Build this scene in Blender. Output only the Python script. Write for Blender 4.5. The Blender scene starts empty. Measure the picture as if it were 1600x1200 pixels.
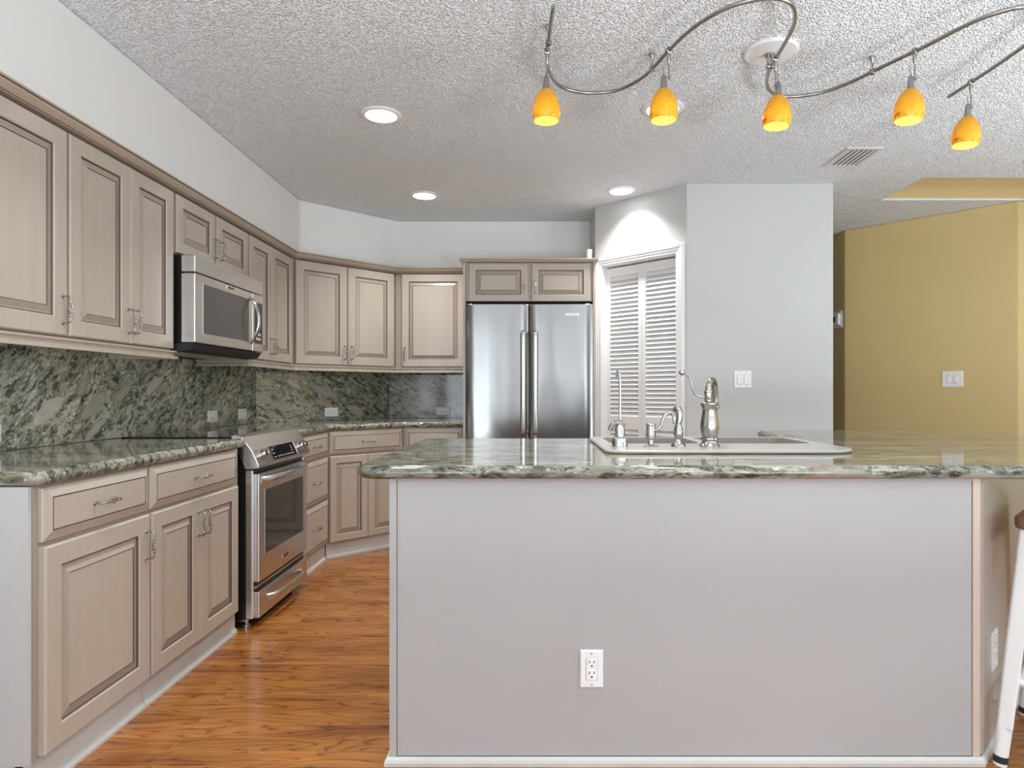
import bpy, bmesh, math, random
from mathutils import Vector, Matrix

random.seed(7)
R = math.radians
S = bpy.context.scene
COL = S.collection

# ------------------------------------------------------------------ camera, world, light, exposure
CAM_H = 1.141
cam_d = bpy.data.cameras.new('camera')
cam_d.sensor_fit = 'HORIZONTAL'
cam_d.sensor_width = 36.0
cam_d.lens = 1020 / 1600 * 36.0
cam_d.shift_x = -29 / 1600
cam_d.shift_y = 13 / 1600
cam_d.clip_start = 0.02
cam = bpy.data.objects.new('camera', cam_d)
cam.location = (0, 0, CAM_H)
cam.rotation_euler = (R(90), 0, 0)
COL.objects.link(cam)
S.camera = cam

S.view_settings.view_transform = 'Standard'
S.view_settings.look = 'None'
S.view_settings.gamma = 1.0
S.view_settings.use_curve_mapping = False
S.view_settings.exposure = 0.32
S.cycles.use_denoising = True
S.cycles.max_bounces = 10
S.cycles.diffuse_bounces = 6
S.cycles.sample_clamp_indirect = 6.0
S.cycles.caustics_reflective = False
S.cycles.caustics_refractive = False

world = bpy.data.worlds.new('daylight')
S.world = world
world.use_nodes = True
world.node_tree.nodes['Background'].inputs[0].default_value = (0.80, 0.90, 1.0, 1)
world.node_tree.nodes['Background'].inputs[1].default_value = 1.6


def area_light(name, loc, rot, sx, sy, power, color=(1, 1, 1), spread=180):
    d = bpy.data.lights.new(name, 'AREA')
    d.shape = 'RECTANGLE'
    d.size, d.size_y = sx, sy
    d.energy = power
    d.color = color
    d.spread = R(spread)
    o = bpy.data.objects.new(name, d)
    o.location = loc
    o.rotation_euler = rot
    COL.objects.link(o)
    return o


# daylight by the glazed openings behind the camera; the right-hand one is added for light
DAY = (0.83, 0.925, 1.0)
for x_, w_, p_ in ((-1.45, .90, 13), (-.50, .40, 5.5), (.70, .40, 5.5), (2.35, 1.80, 26)):
    area_light('daylight_rear', (x_, -3.42, 1.23), (R(97), 0, 0), w_ - .1, 2.1, p_, DAY)
area_light('added_side_daylight', (5.92, -0.55, 1.24), (R(97), 0, R(90)), 3.3, 2.1, 46, DAY)
# added upward fill lights to brighten the ceiling, unseen behind and right of the camera
for x_, y_, p_ in ((-1.30, -1.6, 100), (1.95, -1.3, 140)):
    area_light('added_ceiling_fill', (x_, y_, 0.55), (R(180), 0, 0), 1.1, 1.6, p_, (0.83, 0.93, 1.0))
area_light('added_ceiling_fill', (3.9, 1.3, 0.45), (R(180), 0, 0), 1.6, 1.6, 105, (0.83, 0.93, 1.0))


# ------------------------------------------------------------------ materials
def new_mat(name):
    m = bpy.data.materials.new(name)
    m.use_nodes = True
    nt = m.node_tree
    b = nt.nodes['Principled BSDF']
    return m, nt, b


def N(nt, kind, **kw):
    n = nt.nodes.new(kind)
    for k, v in kw.items():
        setattr(n, k, v)
    return n


def ramp(nt, stops, interp='LINEAR'):
    n = nt.nodes.new('ShaderNodeValToRGB')
    cr = n.color_ramp
    cr.interpolation = interp
    while len(cr.elements) < len(stops):
        cr.elements.new(0.5)
    for e, (p, c) in zip(cr.elements, stops):
        e.position = p
        e.color = (c[0], c[1], c[2], 1)
    return n


def coords(nt, scale=(1, 1, 1), rot=(0, 0, 0), loc=(0, 0, 0)):
    t = N(nt, 'ShaderNodeTexCoord')
    m = N(nt, 'ShaderNodeMapping')
    m.inputs['Scale'].default_value = scale
    m.inputs['Rotation'].default_value = rot
    m.inputs['Location'].default_value = loc
    nt.links.new(t.outputs['Object'], m.inputs['Vector'])
    return m.outputs['Vector']


def noise(nt, vec, scale=5, detail=2, rough=0.5, dist=0.0):
    n = N(nt, 'ShaderNodeTexNoise')
    n.inputs['Scale'].default_value = scale
    n.inputs['Detail'].default_value = detail
    n.inputs['Roughness'].default_value = rough
    n.inputs['Distortion'].default_value = dist
    nt.links.new(vec, n.inputs['Vector'])
    return n


def mix(nt, fac, a, b, blend='MIX'):
    n = N(nt, 'ShaderNodeMix', data_type='RGBA', blend_type=blend)
    for sock, v in ((n.inputs[0], fac), (n.inputs[6], a), (n.inputs[7], b)):
        if hasattr(v, 'is_linked') or isinstance(v, bpy.types.NodeSocket):
            nt.links.new(v, sock)
        elif isinstance(v, (int, float)):
            sock.default_value = v
        else:
            sock.default_value = (v[0], v[1], v[2], 1)
    return n.outputs[2]


def bump(nt, b, height, strength=0.3, dist=0.01):
    n = N(nt, 'ShaderNodeBump')
    n.inputs['Strength'].default_value = strength
    n.inputs['Distance'].default_value = dist
    nt.links.new(height, n.inputs['Height'])
    nt.links.new(n.outputs['Normal'], b.inputs['Normal'])


def plain(name, color, rough=0.5, metal=0.0, vary=0.04, scale=6, spec=0.5, coat=0.0):
    """a procedural surface: base colour with a slight cloudy variation"""
    m, nt, b = new_mat(name)
    v = coords(nt)
    n = noise(nt, v, scale, 3)
    lo = tuple(max(0, c * (1 - vary)) for c in color)
    hi = tuple(min(1, c * (1 + vary)) for c in color)
    r = ramp(nt, [(0.3, lo), (0.7, hi)])
    nt.links.new(n.outputs['Fac'], r.inputs['Fac'])
    nt.links.new(r.outputs['Color'], b.inputs['Base Color'])
    b.inputs['Roughness'].default_value = rough
    b.inputs['Metallic'].default_value = metal
    b.inputs['Specular IOR Level'].default_value = spec
    b.inputs['Coat Weight'].default_value = coat
    return m


def wall_paint(name, color, rough=0.6):
    m, nt, b = new_mat(name)
    v = coords(nt)
    n = noise(nt, v, 160, 2)
    n2 = noise(nt, v, 1.5, 2)
    r = ramp(nt, [(0.3, tuple(c * 0.97 for c in color)), (0.7, color)])
    nt.links.new(n2.outputs['Fac'], r.inputs['Fac'])
    nt.links.new(r.outputs['Color'], b.inputs['Base Color'])
    b.inputs['Roughness'].default_value = rough
    bump(nt, b, n.outputs['Fac'], 0.06, 0.002)
    return m


def popcorn():
    m, nt, b = new_mat('popcorn_ceiling')
    v = coords(nt)
    warp = noise(nt, v, 45, 2)
    vm = N(nt, 'ShaderNodeVectorMath', operation='MULTIPLY_ADD')
    vm.inputs[1].default_value = (0.016, 0.016, 0.016)
    nt.links.new(warp.outputs['Color'], vm.inputs[0])
    nt.links.new(v, vm.inputs[2])
    hs = []
    for sc in (125, 78):
        vo = N(nt, 'ShaderNodeTexVoronoi', feature='F1')
        vo.inputs['Scale'].default_value = sc
        nt.links.new(vm.outputs[0], vo.inputs['Vector'])
        r = ramp(nt, [(0.05, (1, 1, 1)), (0.62, (0, 0, 0))], 'EASE')
        nt.links.new(vo.outputs['Distance'], r.inputs['Fac'])
        hs.append(r.outputs['Color'])
    n2 = noise(nt, v, 260, 2, 0.5)
    h = mix(nt, 0.5, hs[0], hs[1], 'ADD')
    mm = N(nt, 'ShaderNodeMath', operation='MULTIPLY_ADD')
    mm.inputs[1].default_value = 0.5
    nt.links.new(n2.outputs['Fac'], mm.inputs[0])
    nt.links.new(h, mm.inputs[2])
    b.inputs['Base Color'].default_value = (0.90, 0.93, 0.96, 1)
    b.inputs['Roughness'].default_value = 0.9
    bump(nt, b, mm.outputs[0], 1.0, 0.0075)
    return m


def cabinet_paint(name, color, grain=0.05, rough=0.32):
    m, nt, b = new_mat(name)
    v = coords(nt, scale=(38, 38, 1.2))
    n = noise(nt, v, 1.0, 4, 0.6, 0.4)
    v2 = coords(nt, scale=(3, 3, 1.0))
    n2 = noise(nt, v2, 1.0, 3)
    r = ramp(nt, [(0.25, tuple(c * (1 - grain) for c in color)), (0.75, tuple(min(1, c * (1 + grain)) for c in color))])
    nt.links.new(n.outputs['Fac'], r.inputs['Fac'])
    r2 = ramp(nt, [(0.3, (0.93, 0.92, 0.90)), (0.7, (1, 1, 1))])
    nt.links.new(n2.outputs['Fac'], r2.inputs['Fac'])
    c = mix(nt, 1.0, r.outputs['Color'], r2.outputs['Color'], 'MULTIPLY')
    nt.links.new(c, b.inputs['Base Color'])
    b.inputs['Roughness'].default_value = rough
    return m


def granite(name, rot=(0, 0, 0), stretch=(1, 1, 1), seed=0.0, light=1.0, streak=1.0):
    m, nt, b = new_mat(name)
    base = coords(nt, rot=rot, loc=(seed, seed * 1.7, seed * 0.6))
    warp = noise(nt, base, 2.6, 3, 0.5)
    vm = N(nt, 'ShaderNodeVectorMath', operation='MULTIPLY_ADD')
    vm.inputs[1].default_value = (0.13, 0.13, 0.13)
    nt.links.new(warp.outputs['Color'], vm.inputs[0])
    nt.links.new(base, vm.inputs[2])
    sc = N(nt, 'ShaderNodeVectorMath', operation='MULTIPLY')
    sc.inputs[1].default_value = stretch
    nt.links.new(vm.outputs[0], sc.inputs[0])
    v = sc.outputs[0]
    L = light
    # slow drift between olive, grey and charcoal zones
    n0 = noise(nt, v, 1.5, 3, 0.5)
    r0 = ramp(nt, [(0.30, (0.45, 0.47, 0.46)), (0.5, (1.0, 1.0, 1.0)), (0.70, (1.35, 1.28, 1.15))])
    nt.links.new(n0.outputs['Fac'], r0.inputs['Fac'])
    # flowing bands
    n1 = noise(nt, v, 5.5, 10, 0.66, 0.15)
    r1 = ramp(nt, [(0.27, (0.030 * L, 0.034 * L, 0.030 * L)), (0.37, (0.125 * L, 0.122 * L, 0.078 * L)),
                   (0.44, (0.27 * L, 0.27 * L, 0.20 * L)), (0.50, (0.40 * L, 0.40 * L, 0.34 * L)),
                   (0.55, (0.18 * L, 0.18 * L, 0.12 * L)), (0.62, (0.36 * L, 0.37 * L, 0.33 * L)),
                   (0.74, (0.62 * L, 0.60 * L, 0.55 * L))])
    nt.links.new(n1.outputs['Fac'], r1.inputs['Fac'])
    c = mix(nt, 0.9, r1.outputs['Color'], r0.outputs['Color'], 'MULTIPLY')
    # fine dark grains and pale flecks
    sg = N(nt, 'ShaderNodeVectorMath', operation='MULTIPLY')
    sg.inputs[1].default_value = tuple(.6 * q ** .55 for q in stretch)
    nt.links.new(vm.outputs[0], sg.inputs[0])
    n3 = noise(nt, sg.outputs[0], 40, 6, 0.75, 0.1)
    r3 = ramp(nt, [(0.43, (0.08, 0.09, 0.08)), (0.50, (1, 1, 1))])
    nt.links.new(n3.outputs['Fac'], r3.inputs['Fac'])
    c = mix(nt, 0.85 * streak, c, r3.outputs['Color'], 'MULTIPLY')
    n4 = noise(nt, sg.outputs[0], 60, 5, 0.75, 0.1)
    r4 = ramp(nt, [(0.57, (0, 0, 0)), (0.66, (0.42 * L, 0.42 * L, 0.38 * L))])
    nt.links.new(n4.outputs['Fac'], r4.inputs['Fac'])
    c = mix(nt, 0.8 * streak, c, r4.outputs['Color'], 'ADD')
    # rounded pinkish-grey pebbles drawn out along the flow
    vo = N(nt, 'ShaderNodeTexVoronoi', feature='F1')
    vo.inputs['Scale'].default_value = 5.0
    nt.links.new(v, vo.inputs['Vector'])
    rv = ramp(nt, [(0.40, (1, 1, 1)), (0.45, (0, 0, 0))])
    nt.links.new(vo.outputs['Distance'], rv.inputs['Fac'])
    rim = ramp(nt, [(0.36, (1, 1, 1)), (0.42, (0.25, 0.25, 0.22)), (0.47, (1, 1, 1))])
    nt.links.new(vo.outputs['Distance'], rim.inputs['Fac'])
    sep = N(nt, 'ShaderNodeSeparateColor')
    nt.links.new(vo.outputs['Color'], sep.inputs[0])
    rk = ramp(nt, [(0.50, (0, 0, 0)), (0.53, (1, 1, 1))])
    nt.links.new(sep.outputs[0], rk.inputs['Fac'])
    mk = mix(nt, 1.0, rv.outputs['Color'], rk.outputs['Color'], 'MULTIPLY')
    mk2 = N(nt, 'ShaderNodeMath', operation='MULTIPLY')
    mk2.inputs[1].default_value = 0.85
    nt.links.new(mk, mk2.inputs[0])
    peb = ramp(nt, [(0.2, (0.36 * L, 0.27 * L, 0.215 * L)), (0.5, (0.29 * L, 0.29 * L, 0.235 * L)), (0.8, (0.44 * L, 0.40 * L, 0.36 * L))])
    nt.links.new(sep.outputs[1], peb.inputs['Fac'])
    pc = mix(nt, 0.6, peb.outputs['Color'], rim.outputs['Color'], 'MULTIPLY')
    c = mix(nt, mk2.outputs[0], c, pc)
    nt.links.new(c, b.inputs['Base Color'])
    b.inputs['Roughness'].default_value = 0.06
    b.inputs['Specular IOR Level'].default_value = 0.6
    return m


def oak_floor():
    m, nt, b = new_mat('oak_plank_floor')
    v = coords(nt)
    br = N(nt, 'ShaderNodeTexBrick')
    br.offset = 0.37
    br.inputs['Scale'].default_value = 1.0
    br.inputs['Brick Width'].default_value = 1.15
    br.inputs['Row Height'].default_value = 0.083
    br.inputs['Mortar Size'].default_value = 0.0012
    br.inputs['Mortar Smooth'].default_value = 0.2
    br.inputs['Color1'].default_value = (0.0, 0, 0, 1)
    br.inputs['Color2'].default_value = (1, 1, 1, 1)
    br.inputs['Mortar'].default_value = (0.5, 0.5, 0.5, 1)
    nt.links.new(v, br.inputs['Vector'])
    sepb = N(nt, 'ShaderNodeSeparateColor')
    nt.links.new(br.outputs['Color'], sepb.inputs[0])
    # shift the grain from plank to plank
    comb = N(nt, 'ShaderNodeCombineXYZ')
    mul = N(nt, 'ShaderNodeMath', operation='MULTIPLY')
    mul.inputs[1].default_value = 13.0
    nt.links.new(sepb.outputs[0], mul.inputs[0])
    nt.links.new(mul.outputs[0], comb.inputs[0])
    nt.links.new(mul.outputs[0], comb.inputs[2])
    add = N(nt, 'ShaderNodeVectorMath', operation='ADD')
    nt.links.new(v, add.inputs[0])
    nt.links.new(comb.outputs[0], add.inputs[1])
    st = N(nt, 'ShaderNodeVectorMath', operation='MULTIPLY')
    st.inputs[1].default_value = (0.9, 7.0, 1.0)
    nt.links.new(add.outputs[0], st.inputs[0])
    big = noise(nt, st.outputs[0], 1.1, 2.5, 0.5, 0.15)
    # contour lines of a smooth field make cathedral grain
    mm = N(nt, 'ShaderNodeMath', operation='MULTIPLY')
    mm.inputs[1].default_value = 18.0
    nt.links.new(big.outputs['Fac'], mm.inputs[0])
    fr = N(nt, 'ShaderNodeMath', operation='FRACT')
    nt.links.new(mm.outputs[0], fr.inputs[0])
    rg = ramp(nt, [(0.0, (0.34, 0.27, 0.23)), (0.14, (0.80, 0.76, 0.72)), (0.55, (1, 1, 1)), (0.90, (0.86, 0.83, 0.80)), (1.0, (0.44, 0.37, 0.33))])
    nt.links.new(fr.outputs[0], rg.inputs['Fac'])
    st2 = N(nt, 'ShaderNodeVectorMath', operation='MULTIPLY')
    st2.inputs[1].default_value = (2.6, 120.0, 1.0)
    nt.links.new(add.outputs[0], st2.inputs[0])
    fine = noise(nt, st2.outputs[0], 1.0, 4, 0.6)
    rf = ramp(nt, [(0.3, (0.74, 0.70, 0.66)), (0.62, (1.05, 1.05, 1.05))])
    nt.links.new(fine.outputs['Fac'], rf.inputs['Fac'])
    rp = ramp(nt, [(0.0, (0.36, 0.140, 0.034)), (0.5, (0.40, 0.160, 0.040)), (1.0, (0.45, 0.185, 0.050))])
    nt.links.new(sepb.outputs[0], rp.inputs['Fac'])
    c = mix(nt, 0.88, rp.outputs['Color'], rg.outputs['Color'], 'MULTIPLY')
    c = mix(nt, 0.85, c, rf.outputs['Color'], 'MULTIPLY')
    st3 = N(nt, 'ShaderNodeVectorMath', operation='MULTIPLY')
    st3.inputs[1].default_value = (1.6, 7.0, 1.0)
    nt.links.new(add.outputs[0], st3.inputs[0])
    tone = noise(nt, st3.outputs[0], 1.0, 4, 0.6, 0.3)
    rt = ramp(nt, [(0.32, (0.50, 0.42, 0.42)), (0.52, (0.92, 0.90, 0.88)), (0.7, (1.12, 1.12, 1.05))])
    nt.links.new(tone.outputs['Fac'], rt.inputs['Fac'])
    c = mix(nt, 0.9, c, rt.outputs['Color'], 'MULTIPLY')
    c = mix(nt, br.outputs['Fac'], c, (0.36, 0.18, 0.07))
    nt.links.new(c, b.inputs['Base Color'])
    b.inputs['Roughness'].default_value = 0.20
    b.inputs['Specular IOR Level'].default_value = 0.45
    inv = N(nt, 'ShaderNodeMath', operation='MULTIPLY_ADD')
    inv.inputs[1].default_value = -1.0
    nt.links.new(br.outputs['Fac'], inv.inputs[0])
    nt.links.new(fine.outputs['Fac'], inv.inputs[2])
    bump(nt, b, inv.outputs[0], 0.10, 0.002)
    return m


def brushed(name, color, rough, stretch=(1, 1, 60), amount=0.10, bumpy=0.0):
    m, nt, b = new_mat(name)
    v = coords(nt, scale=stretch)
    n = noise(nt, v, 6, 3, 0.6)
    r = ramp(nt, [(0.3, tuple(c * (1 - amount) for c in color)), (0.7, color)])
    nt.links.new(n.outputs['Fac'], r.inputs['Fac'])
    nt.links.new(r.outputs['Color'], b.inputs['Base Color'])
    b.inputs['Metallic'].default_value = 1.0
    b.inputs['Roughness'].default_value = rough
    if bumpy:
        v2 = coords(nt, scale=(2.2, 2.2, 0.9))
        n2 = noise(nt, v2, 1.6, 1)
        bump(nt, b, n2.outputs['Fac'], bumpy, 0.05)
    return m


def emitter(name, color, strength):
    m, nt, b = new_mat(name)
    b.inputs['Base Color'].default_value = (*color, 1)
    b.inputs['Emission Color'].default_value = (*color, 1)
    b.inputs['Emission Strength'].default_value = strength
    return m


def translucent(m, share):
    nt = m.node_tree
    b = nt.nodes['Principled BSDF']
    tr = N(nt, 'ShaderNodeBsdfTranslucent')
    nt.links.new(b.inputs['Base Color'].links[0].from_socket, tr.inputs['Color'])
    ms = N(nt, 'ShaderNodeMixShader')
    ms.inputs[0].default_value = share
    nt.links.new(b.outputs[0], ms.inputs[1])
    nt.links.new(tr.outputs[0], ms.inputs[2])
    nt.links.new(ms.outputs[0], nt.nodes['Material Output'].inputs['Surface'])


def amber_glass():
    m, nt, b = new_mat('amber_art_glass')
    v = coords(nt, scale=(1, 1, 0.7))
    n = noise(nt, v, 22, 5, 0.6, 1.2)
    r = ramp(nt, [(0.30, (0.28, 0.12, 0.010)), (0.38, (0.64, 0.37, 0.016)), (0.65, (0.74, 0.45, 0.022)), (0.8, (0.82, 0.54, 0.06))])
    nt.links.new(n.outputs['Fac'], r.inputs['Fac'])
    nt.links.new(r.outputs['Color'], b.inputs['Base Color'])
    b.inputs['Roughness'].default_value = 0.12
    b.inputs['Coat Weight'].default_value = 0.4
    translucent(m, 0.36)
    return m


M = {}
M['white_wall'] = wall_paint('white_wall_paint', (0.53, 0.535, 0.525))
M['soffit'] = wall_paint('lightened_wall_paint', (0.76, 0.765, 0.755))  # wall paint lightened: brighter light on the soffit is put into the colour
M['grey_wall'] = wall_paint('grey_wall_paint', (0.42, 0.42, 0.42))
M['yellow_wall'] = wall_paint('yellow_wall_paint', (0.63, 0.485, 0.225))
M['ceiling'] = popcorn()
M['ceil_plain'] = wall_paint('flat_ceiling_paint', (0.8, 0.8, 0.79))
M['floor'] = oak_floor()
M['cab'] = cabinet_paint('taupe_glazed_maple', (0.452, 0.395, 0.333), 0.05, 0.25)
M['cab_frame'] = cabinet_paint('shaded_face_frame', (0.34, 0.285, 0.235), 0.05, 0.3)  # cabinet colour darkened: shade in the gaps between doors is painted in
M['cab_wash'] = cabinet_paint('glaze_washed_bevel', (0.385, 0.325, 0.268), 0.05, 0.27)
M['cab_side'] = cabinet_paint('taupe_end_panel', (0.53, 0.535, 0.535), 0.02, 0.5)
M['glaze'] = plain('brown_glaze', (0.085, 0.055, 0.042), 0.5)
M['toe'] = cabinet_paint('toe_board_paint', (0.55, 0.55, 0.53), 0.03, 0.45)
M['crown'] = cabinet_paint('glazed_crown', (0.40, 0.325, 0.255), 0.06, 0.4)
M['island'] = plain('island_panel_paint', (0.418, 0.41, 0.408), 0.42, vary=0.02, scale=2)
M['island_wood'] = cabinet_paint('bare_edge_post', (0.60, 0.50, 0.42), 0.05, 0.45)
M['island_side'] = plain('satin_island_side', (0.44, 0.40, 0.355), 0.22, vary=0.03, scale=2)
M['granite_top'] = granite('granite_top', (0, 0, R(5)), (0.50, 3.2, 3.0), 3.1, 0.86)
M['granite_left'] = granite('granite_left', (0, R(32), 0), (0.80, 2.0, 2.6), 1.3, 1.38)
M['granite_mid'] = granite('granite_mid', (0, R(-22), 0), (0.75, 2.0, 2.6), 7.7, 1.2)
M['granite_back'] = granite('granite_back', (0, R(-28), 0), (0.62, 2.0, 2.7), 11.2, 0.95)
M['steel'] = brushed('brushed_stainless', (0.76, 0.765, 0.775), 0.28, (1, 1, 50))
M['steel_fridge'] = brushed('fridge_stainless', (0.285, 0.277, 0.272), 0.19, (60, 60, 1), 0.05, 0.22)
M['steel_light'] = brushed('handle_stainless', (0.74, 0.74, 0.735), 0.26, (1, 1, 10))
M['chrome'] = brushed('polished_chrome', (0.58, 0.585, 0.59), 0.08, (1, 1, 1), 0.03)
M['nickel'] = brushed('brushed_nickel', (0.42, 0.405, 0.38), 0.20, (1, 1, 8))
M['nickel_dark'] = brushed('aged_nickel', (0.44, 0.40, 0.36), 0.24, (1, 1, 4))
M['rail'] = brushed('satin_nickel_rail', (0.40, 0.39, 0.375), 0.30, (1, 1, 4))
M['sink'] = plain('sink_rim', (0.36, 0.345, 0.325), 0.25, vary=0.04)
M['bowl'] = plain('taupe_sink_bowl', (0.20, 0.172, 0.155), 0.35, vary=0.05)
M['black'] = plain('black_enamel', (0.012, 0.012, 0.013), 0.25)
M['black_glass'] = plain('black_glass', (0.010, 0.010, 0.011), 0.04)
M['oven_glass'] = plain('oven_glass', (0.035, 0.033, 0.032), 0.05)
M['micro_glass'] = plain('microwave_window', (0.07, 0.07, 0.07), 0.22)
M['dark_gap'] = plain('dark_gap', (0.02, 0.02, 0.02), 0.7)
M['plastic'] = plain('white_plastic', (0.83, 0.83, 0.83), 0.35, vary=0.01)
M['plastic_grey'] = plain('plate_groove', (0.32, 0.32, 0.33), 0.5, vary=0.01)  # grey of the groove strips and screws
M['white_trim'] = plain('white_semigloss_trim', (0.80, 0.80, 0.81), 0.35, vary=0.01)
M['louver'] = plain('louver_paint', (0.80, 0.80, 0.80), 0.45, vary=0.01)
M['stool_white'] = plain('white_stool_paint', (0.82, 0.83, 0.84), 0.4, vary=0.01)
M['stool_seat'] = cabinet_paint('dark_walnut_seat', (0.17, 0.085, 0.05), 0.2, 0.3)
M['rubber'] = plain('black_rubber', (0.015, 0.015, 0.016), 0.6)
M['vent'] = plain('vent_enamel', (0.60, 0.60, 0.60), 0.45, vary=0.01)
M['vent_dark'] = plain('vent_shade', (0.22, 0.22, 0.22), 0.7)
M['lens'] = emitter('lamp_lens', (1.0, 0.985, 0.96), 9.0)
M['amber'] = amber_glass()
M['amber_in'] = plain('pale_glass_lining', (0.85, 0.66, 0.20), 0.4, vary=0.03)
translucent(M['amber_in'], 0.6)
M['bulb'] = emitter('warm_bulb', (1.0, 0.90, 0.62), 3.0)
M['mark'] = plain('printed_marks', (0.55, 0.56, 0.58), 0.4)
M['cream'] = plain('cream_ceramic', (0.72, 0.66, 0.54), 0.35)
M['amber_dark'] = plain('amber_base', (0.33, 0.14, 0.05), 0.3)
M['frame'] = plain('white_window_frame', (0.8, 0.8, 0.8), 0.4)
M['hedge'] = plain('hedge_leaves', (0.07, 0.15, 0.04), 0.8, vary=0.6, scale=9)
M['lawn'] = plain('lawn_grass', (0.13, 0.20, 0.06), 0.9, vary=0.4, scale=7)


# ------------------------------------------------------------------ mesh builder
class MB:
    def __init__(self):
        self.v, self.f, self.s = [], [], []
        self.slot = 0

    def add(self, verts, faces):
        o = len(self.v)
        self.v += [tuple(p) for p in verts]
        self.f += [tuple(i + o for i in q) for q in faces]
        self.s += [self.slot] * len(faces)
        return self

    def box(self, x0, x1, y0, y1, z0, z1):
        v = [(x0, y0, z0), (x1, y0, z0), (x1, y1, z0), (x0, y1, z0), (x0, y0, z1), (x1, y0, z1), (x1, y1, z1), (x0, y1, z1)]
        return self.add(v, [(0, 3, 2, 1), (4, 5, 6, 7), (0, 1, 5, 4), (1, 2, 6, 5), (2, 3, 7, 6), (3, 0, 4, 7)])

    def prism(self, poly, z0, z1):
        """closed 2-D outline in x,y raised from z0 to z1"""
        n = len(poly)
        v = [(p[0], p[1], z0) for p in poly] + [(p[0], p[1], z1) for p in poly]
        f = [tuple(range(n))[::-1], tuple(range(n, 2 * n))]
        f += [(i, (i + 1) % n, n + (i + 1) % n, n + i) for i in range(n)]
        return self.add(v, f)

    def xprism(self, prof, x0, x1):
        """closed 2-D profile in y,z drawn out along x"""
        n = len(prof)
        v = [(x0, p[0], p[1]) for p in prof] + [(x1, p[0], p[1]) for p in prof]
        f = [tuple(range(n)), tuple(range(n, 2 * n))[::-1]]
        f += [(i, n + i, n + (i + 1) % n, (i + 1) % n) for i in range(n)]
        return self.add(v, f)

    def lathe(self, prof, c=(0, 0, 0), seg=24, lobes=0, depth=0.0):
        """(radius, height) profile turned about z; lobes flute it"""
        v, f = [], []
        n = len(prof)
        for r, h in prof:
            for k in range(seg):
                a = 2 * math.pi * k / seg
                q = r * (1 + depth * math.cos(lobes * a)) if lobes else r
                v.append((c[0] + q * math.cos(a), c[1] + q * math.sin(a), c[2] + h))
        for i in range(n - 1):
            for k in range(seg):
                k2 = (k + 1) % seg
                f.append((i * seg + k, i * seg + k2, (i + 1) * seg + k2, (i + 1) * seg + k))
        if prof[0][0] > 1e-6:
            f.append(tuple(range(seg))[::-1])
        if prof[-1][0] > 1e-6:
            f.append(tuple((n - 1) * seg + k for k in range(seg)))
        return self.add(v, f)

    def tube(self, pts, rad, seg=10, flat=(1, 1), up=None):
        """round (or flattened) rod along a path; rad is a number or a list"""
        P = [Vector(p) for p in pts]
        n = len(P)
        rr = [rad] * n if isinstance(rad, (int, float)) else list(rad)
        T = []
        for i in range(n):
            t = (P[min(i + 1, n - 1)] - P[max(i - 1, 0)])
            T.append(t.normalized())
        a = Vector(up) if up else (Vector((0, 0, 1)) if abs(T[0].z) < 0.9 else Vector((1, 0, 0)))
        u = (a - T[0] * a.dot(T[0])).normalized()
        v, f = [], []
        for i in range(n):
            u = (u - T[i] * u.dot(T[i])).normalized()
            w = T[i].cross(u)
            for k in range(seg):
                q = 2 * math.pi * k / seg
                v.append(P[i] + u * (rr[i] * flat[0] * math.cos(q)) + w * (rr[i] * flat[1] * math.sin(q)))
        for i in range(n - 1):
            for k in range(seg):
                k2 = (k + 1) % seg
                f.append((i * seg + k, i * seg + k2, (i + 1) * seg + k2, (i + 1) * seg + k))
        f.append(tuple(range(seg))[::-1])
        f.append(tuple((n - 1) * seg + k for k in range(seg)))
        return self.add(v, f)

    def ball(self, c, r, seg=14, sq=(1, 1, 1)):
        o = len(self.v)
        prof = [(r * math.sin(math.pi * i / 8) + (1e-7 if i in (0, 8) else 0), -r * math.cos(math.pi * i / 8)) for i in range(9)]
        self.lathe(prof, (0, 0, 0), seg)
        for i in range(o, len(self.v)):
            p = self.v[i]
            self.v[i] = (c[0] + p[0] * sq[0], c[1] + p[1] * sq[1], c[2] + p[2] * sq[2])
        return self

    def rings(self, x0, x1, z0, z1, rings, slots=None):
        """rectangular panel facing -y made of inset rings: (inset, y)"""
        v, f, s = [], [], []
        for d, y in rings:
            v += [(x0 + d, y, z0 + d), (x1 - d, y, z0 + d), (x1 - d, y, z1 - d), (x0 + d, y, z1 - d)]
        o = len(self.v)
        self.v += v
        for i in range(len(rings) - 1):
            for k in range(4):
                k2 = (k + 1) % 4
                self.f.append((o + i * 4 + k, o + i * 4 + k2, o + i * 4 + 4 + k2, o + i * 4 + 4 + k))
                self.s.append(slots[i] if slots else 0)
        e = o + (len(rings) - 1) * 4
        self.f.append((e, e + 1, e + 2, e + 3))
        self.s.append(0)
        self.f.append((o + 3, o + 2, o + 1, o))
        self.s.append(0)
        return self

    def sweep(self, prof, path, slots=None):
        """open path in x,y; profile (out to the right of travel, z), mitred"""
        n, m = len(path), len(prof)
        P = [Vector((p[0], p[1])) for p in path]
        D = [(P[i + 1] - P[i]).normalized() for i in range(n - 1)]
        nr = [Vector((d.y, -d.x)) for d in D]
        v, f = [], []
        for i in range(n):
            if i == 0:
                q = nr[0]
            elif i == n - 1:
                q = nr[-1]
            else:
                b = (nr[i - 1] + nr[i]).normalized()
                q = b / b.dot(nr[i])
            for o, z in prof:
                v.append((P[i].x + q.x * o, P[i].y + q.y * o, z))
        for i in range(n - 1):
            for k in range(m):
                k2 = (k + 1) % m
                f.append((i * m + k, i * m + k2, (i + 1) * m + k2, (i + 1) * m + k))
        f.append(tuple(range(m)))
        f.append(tuple((n - 1) * m + k for k in range(m))[::-1])
        self.add(v, f)
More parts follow.
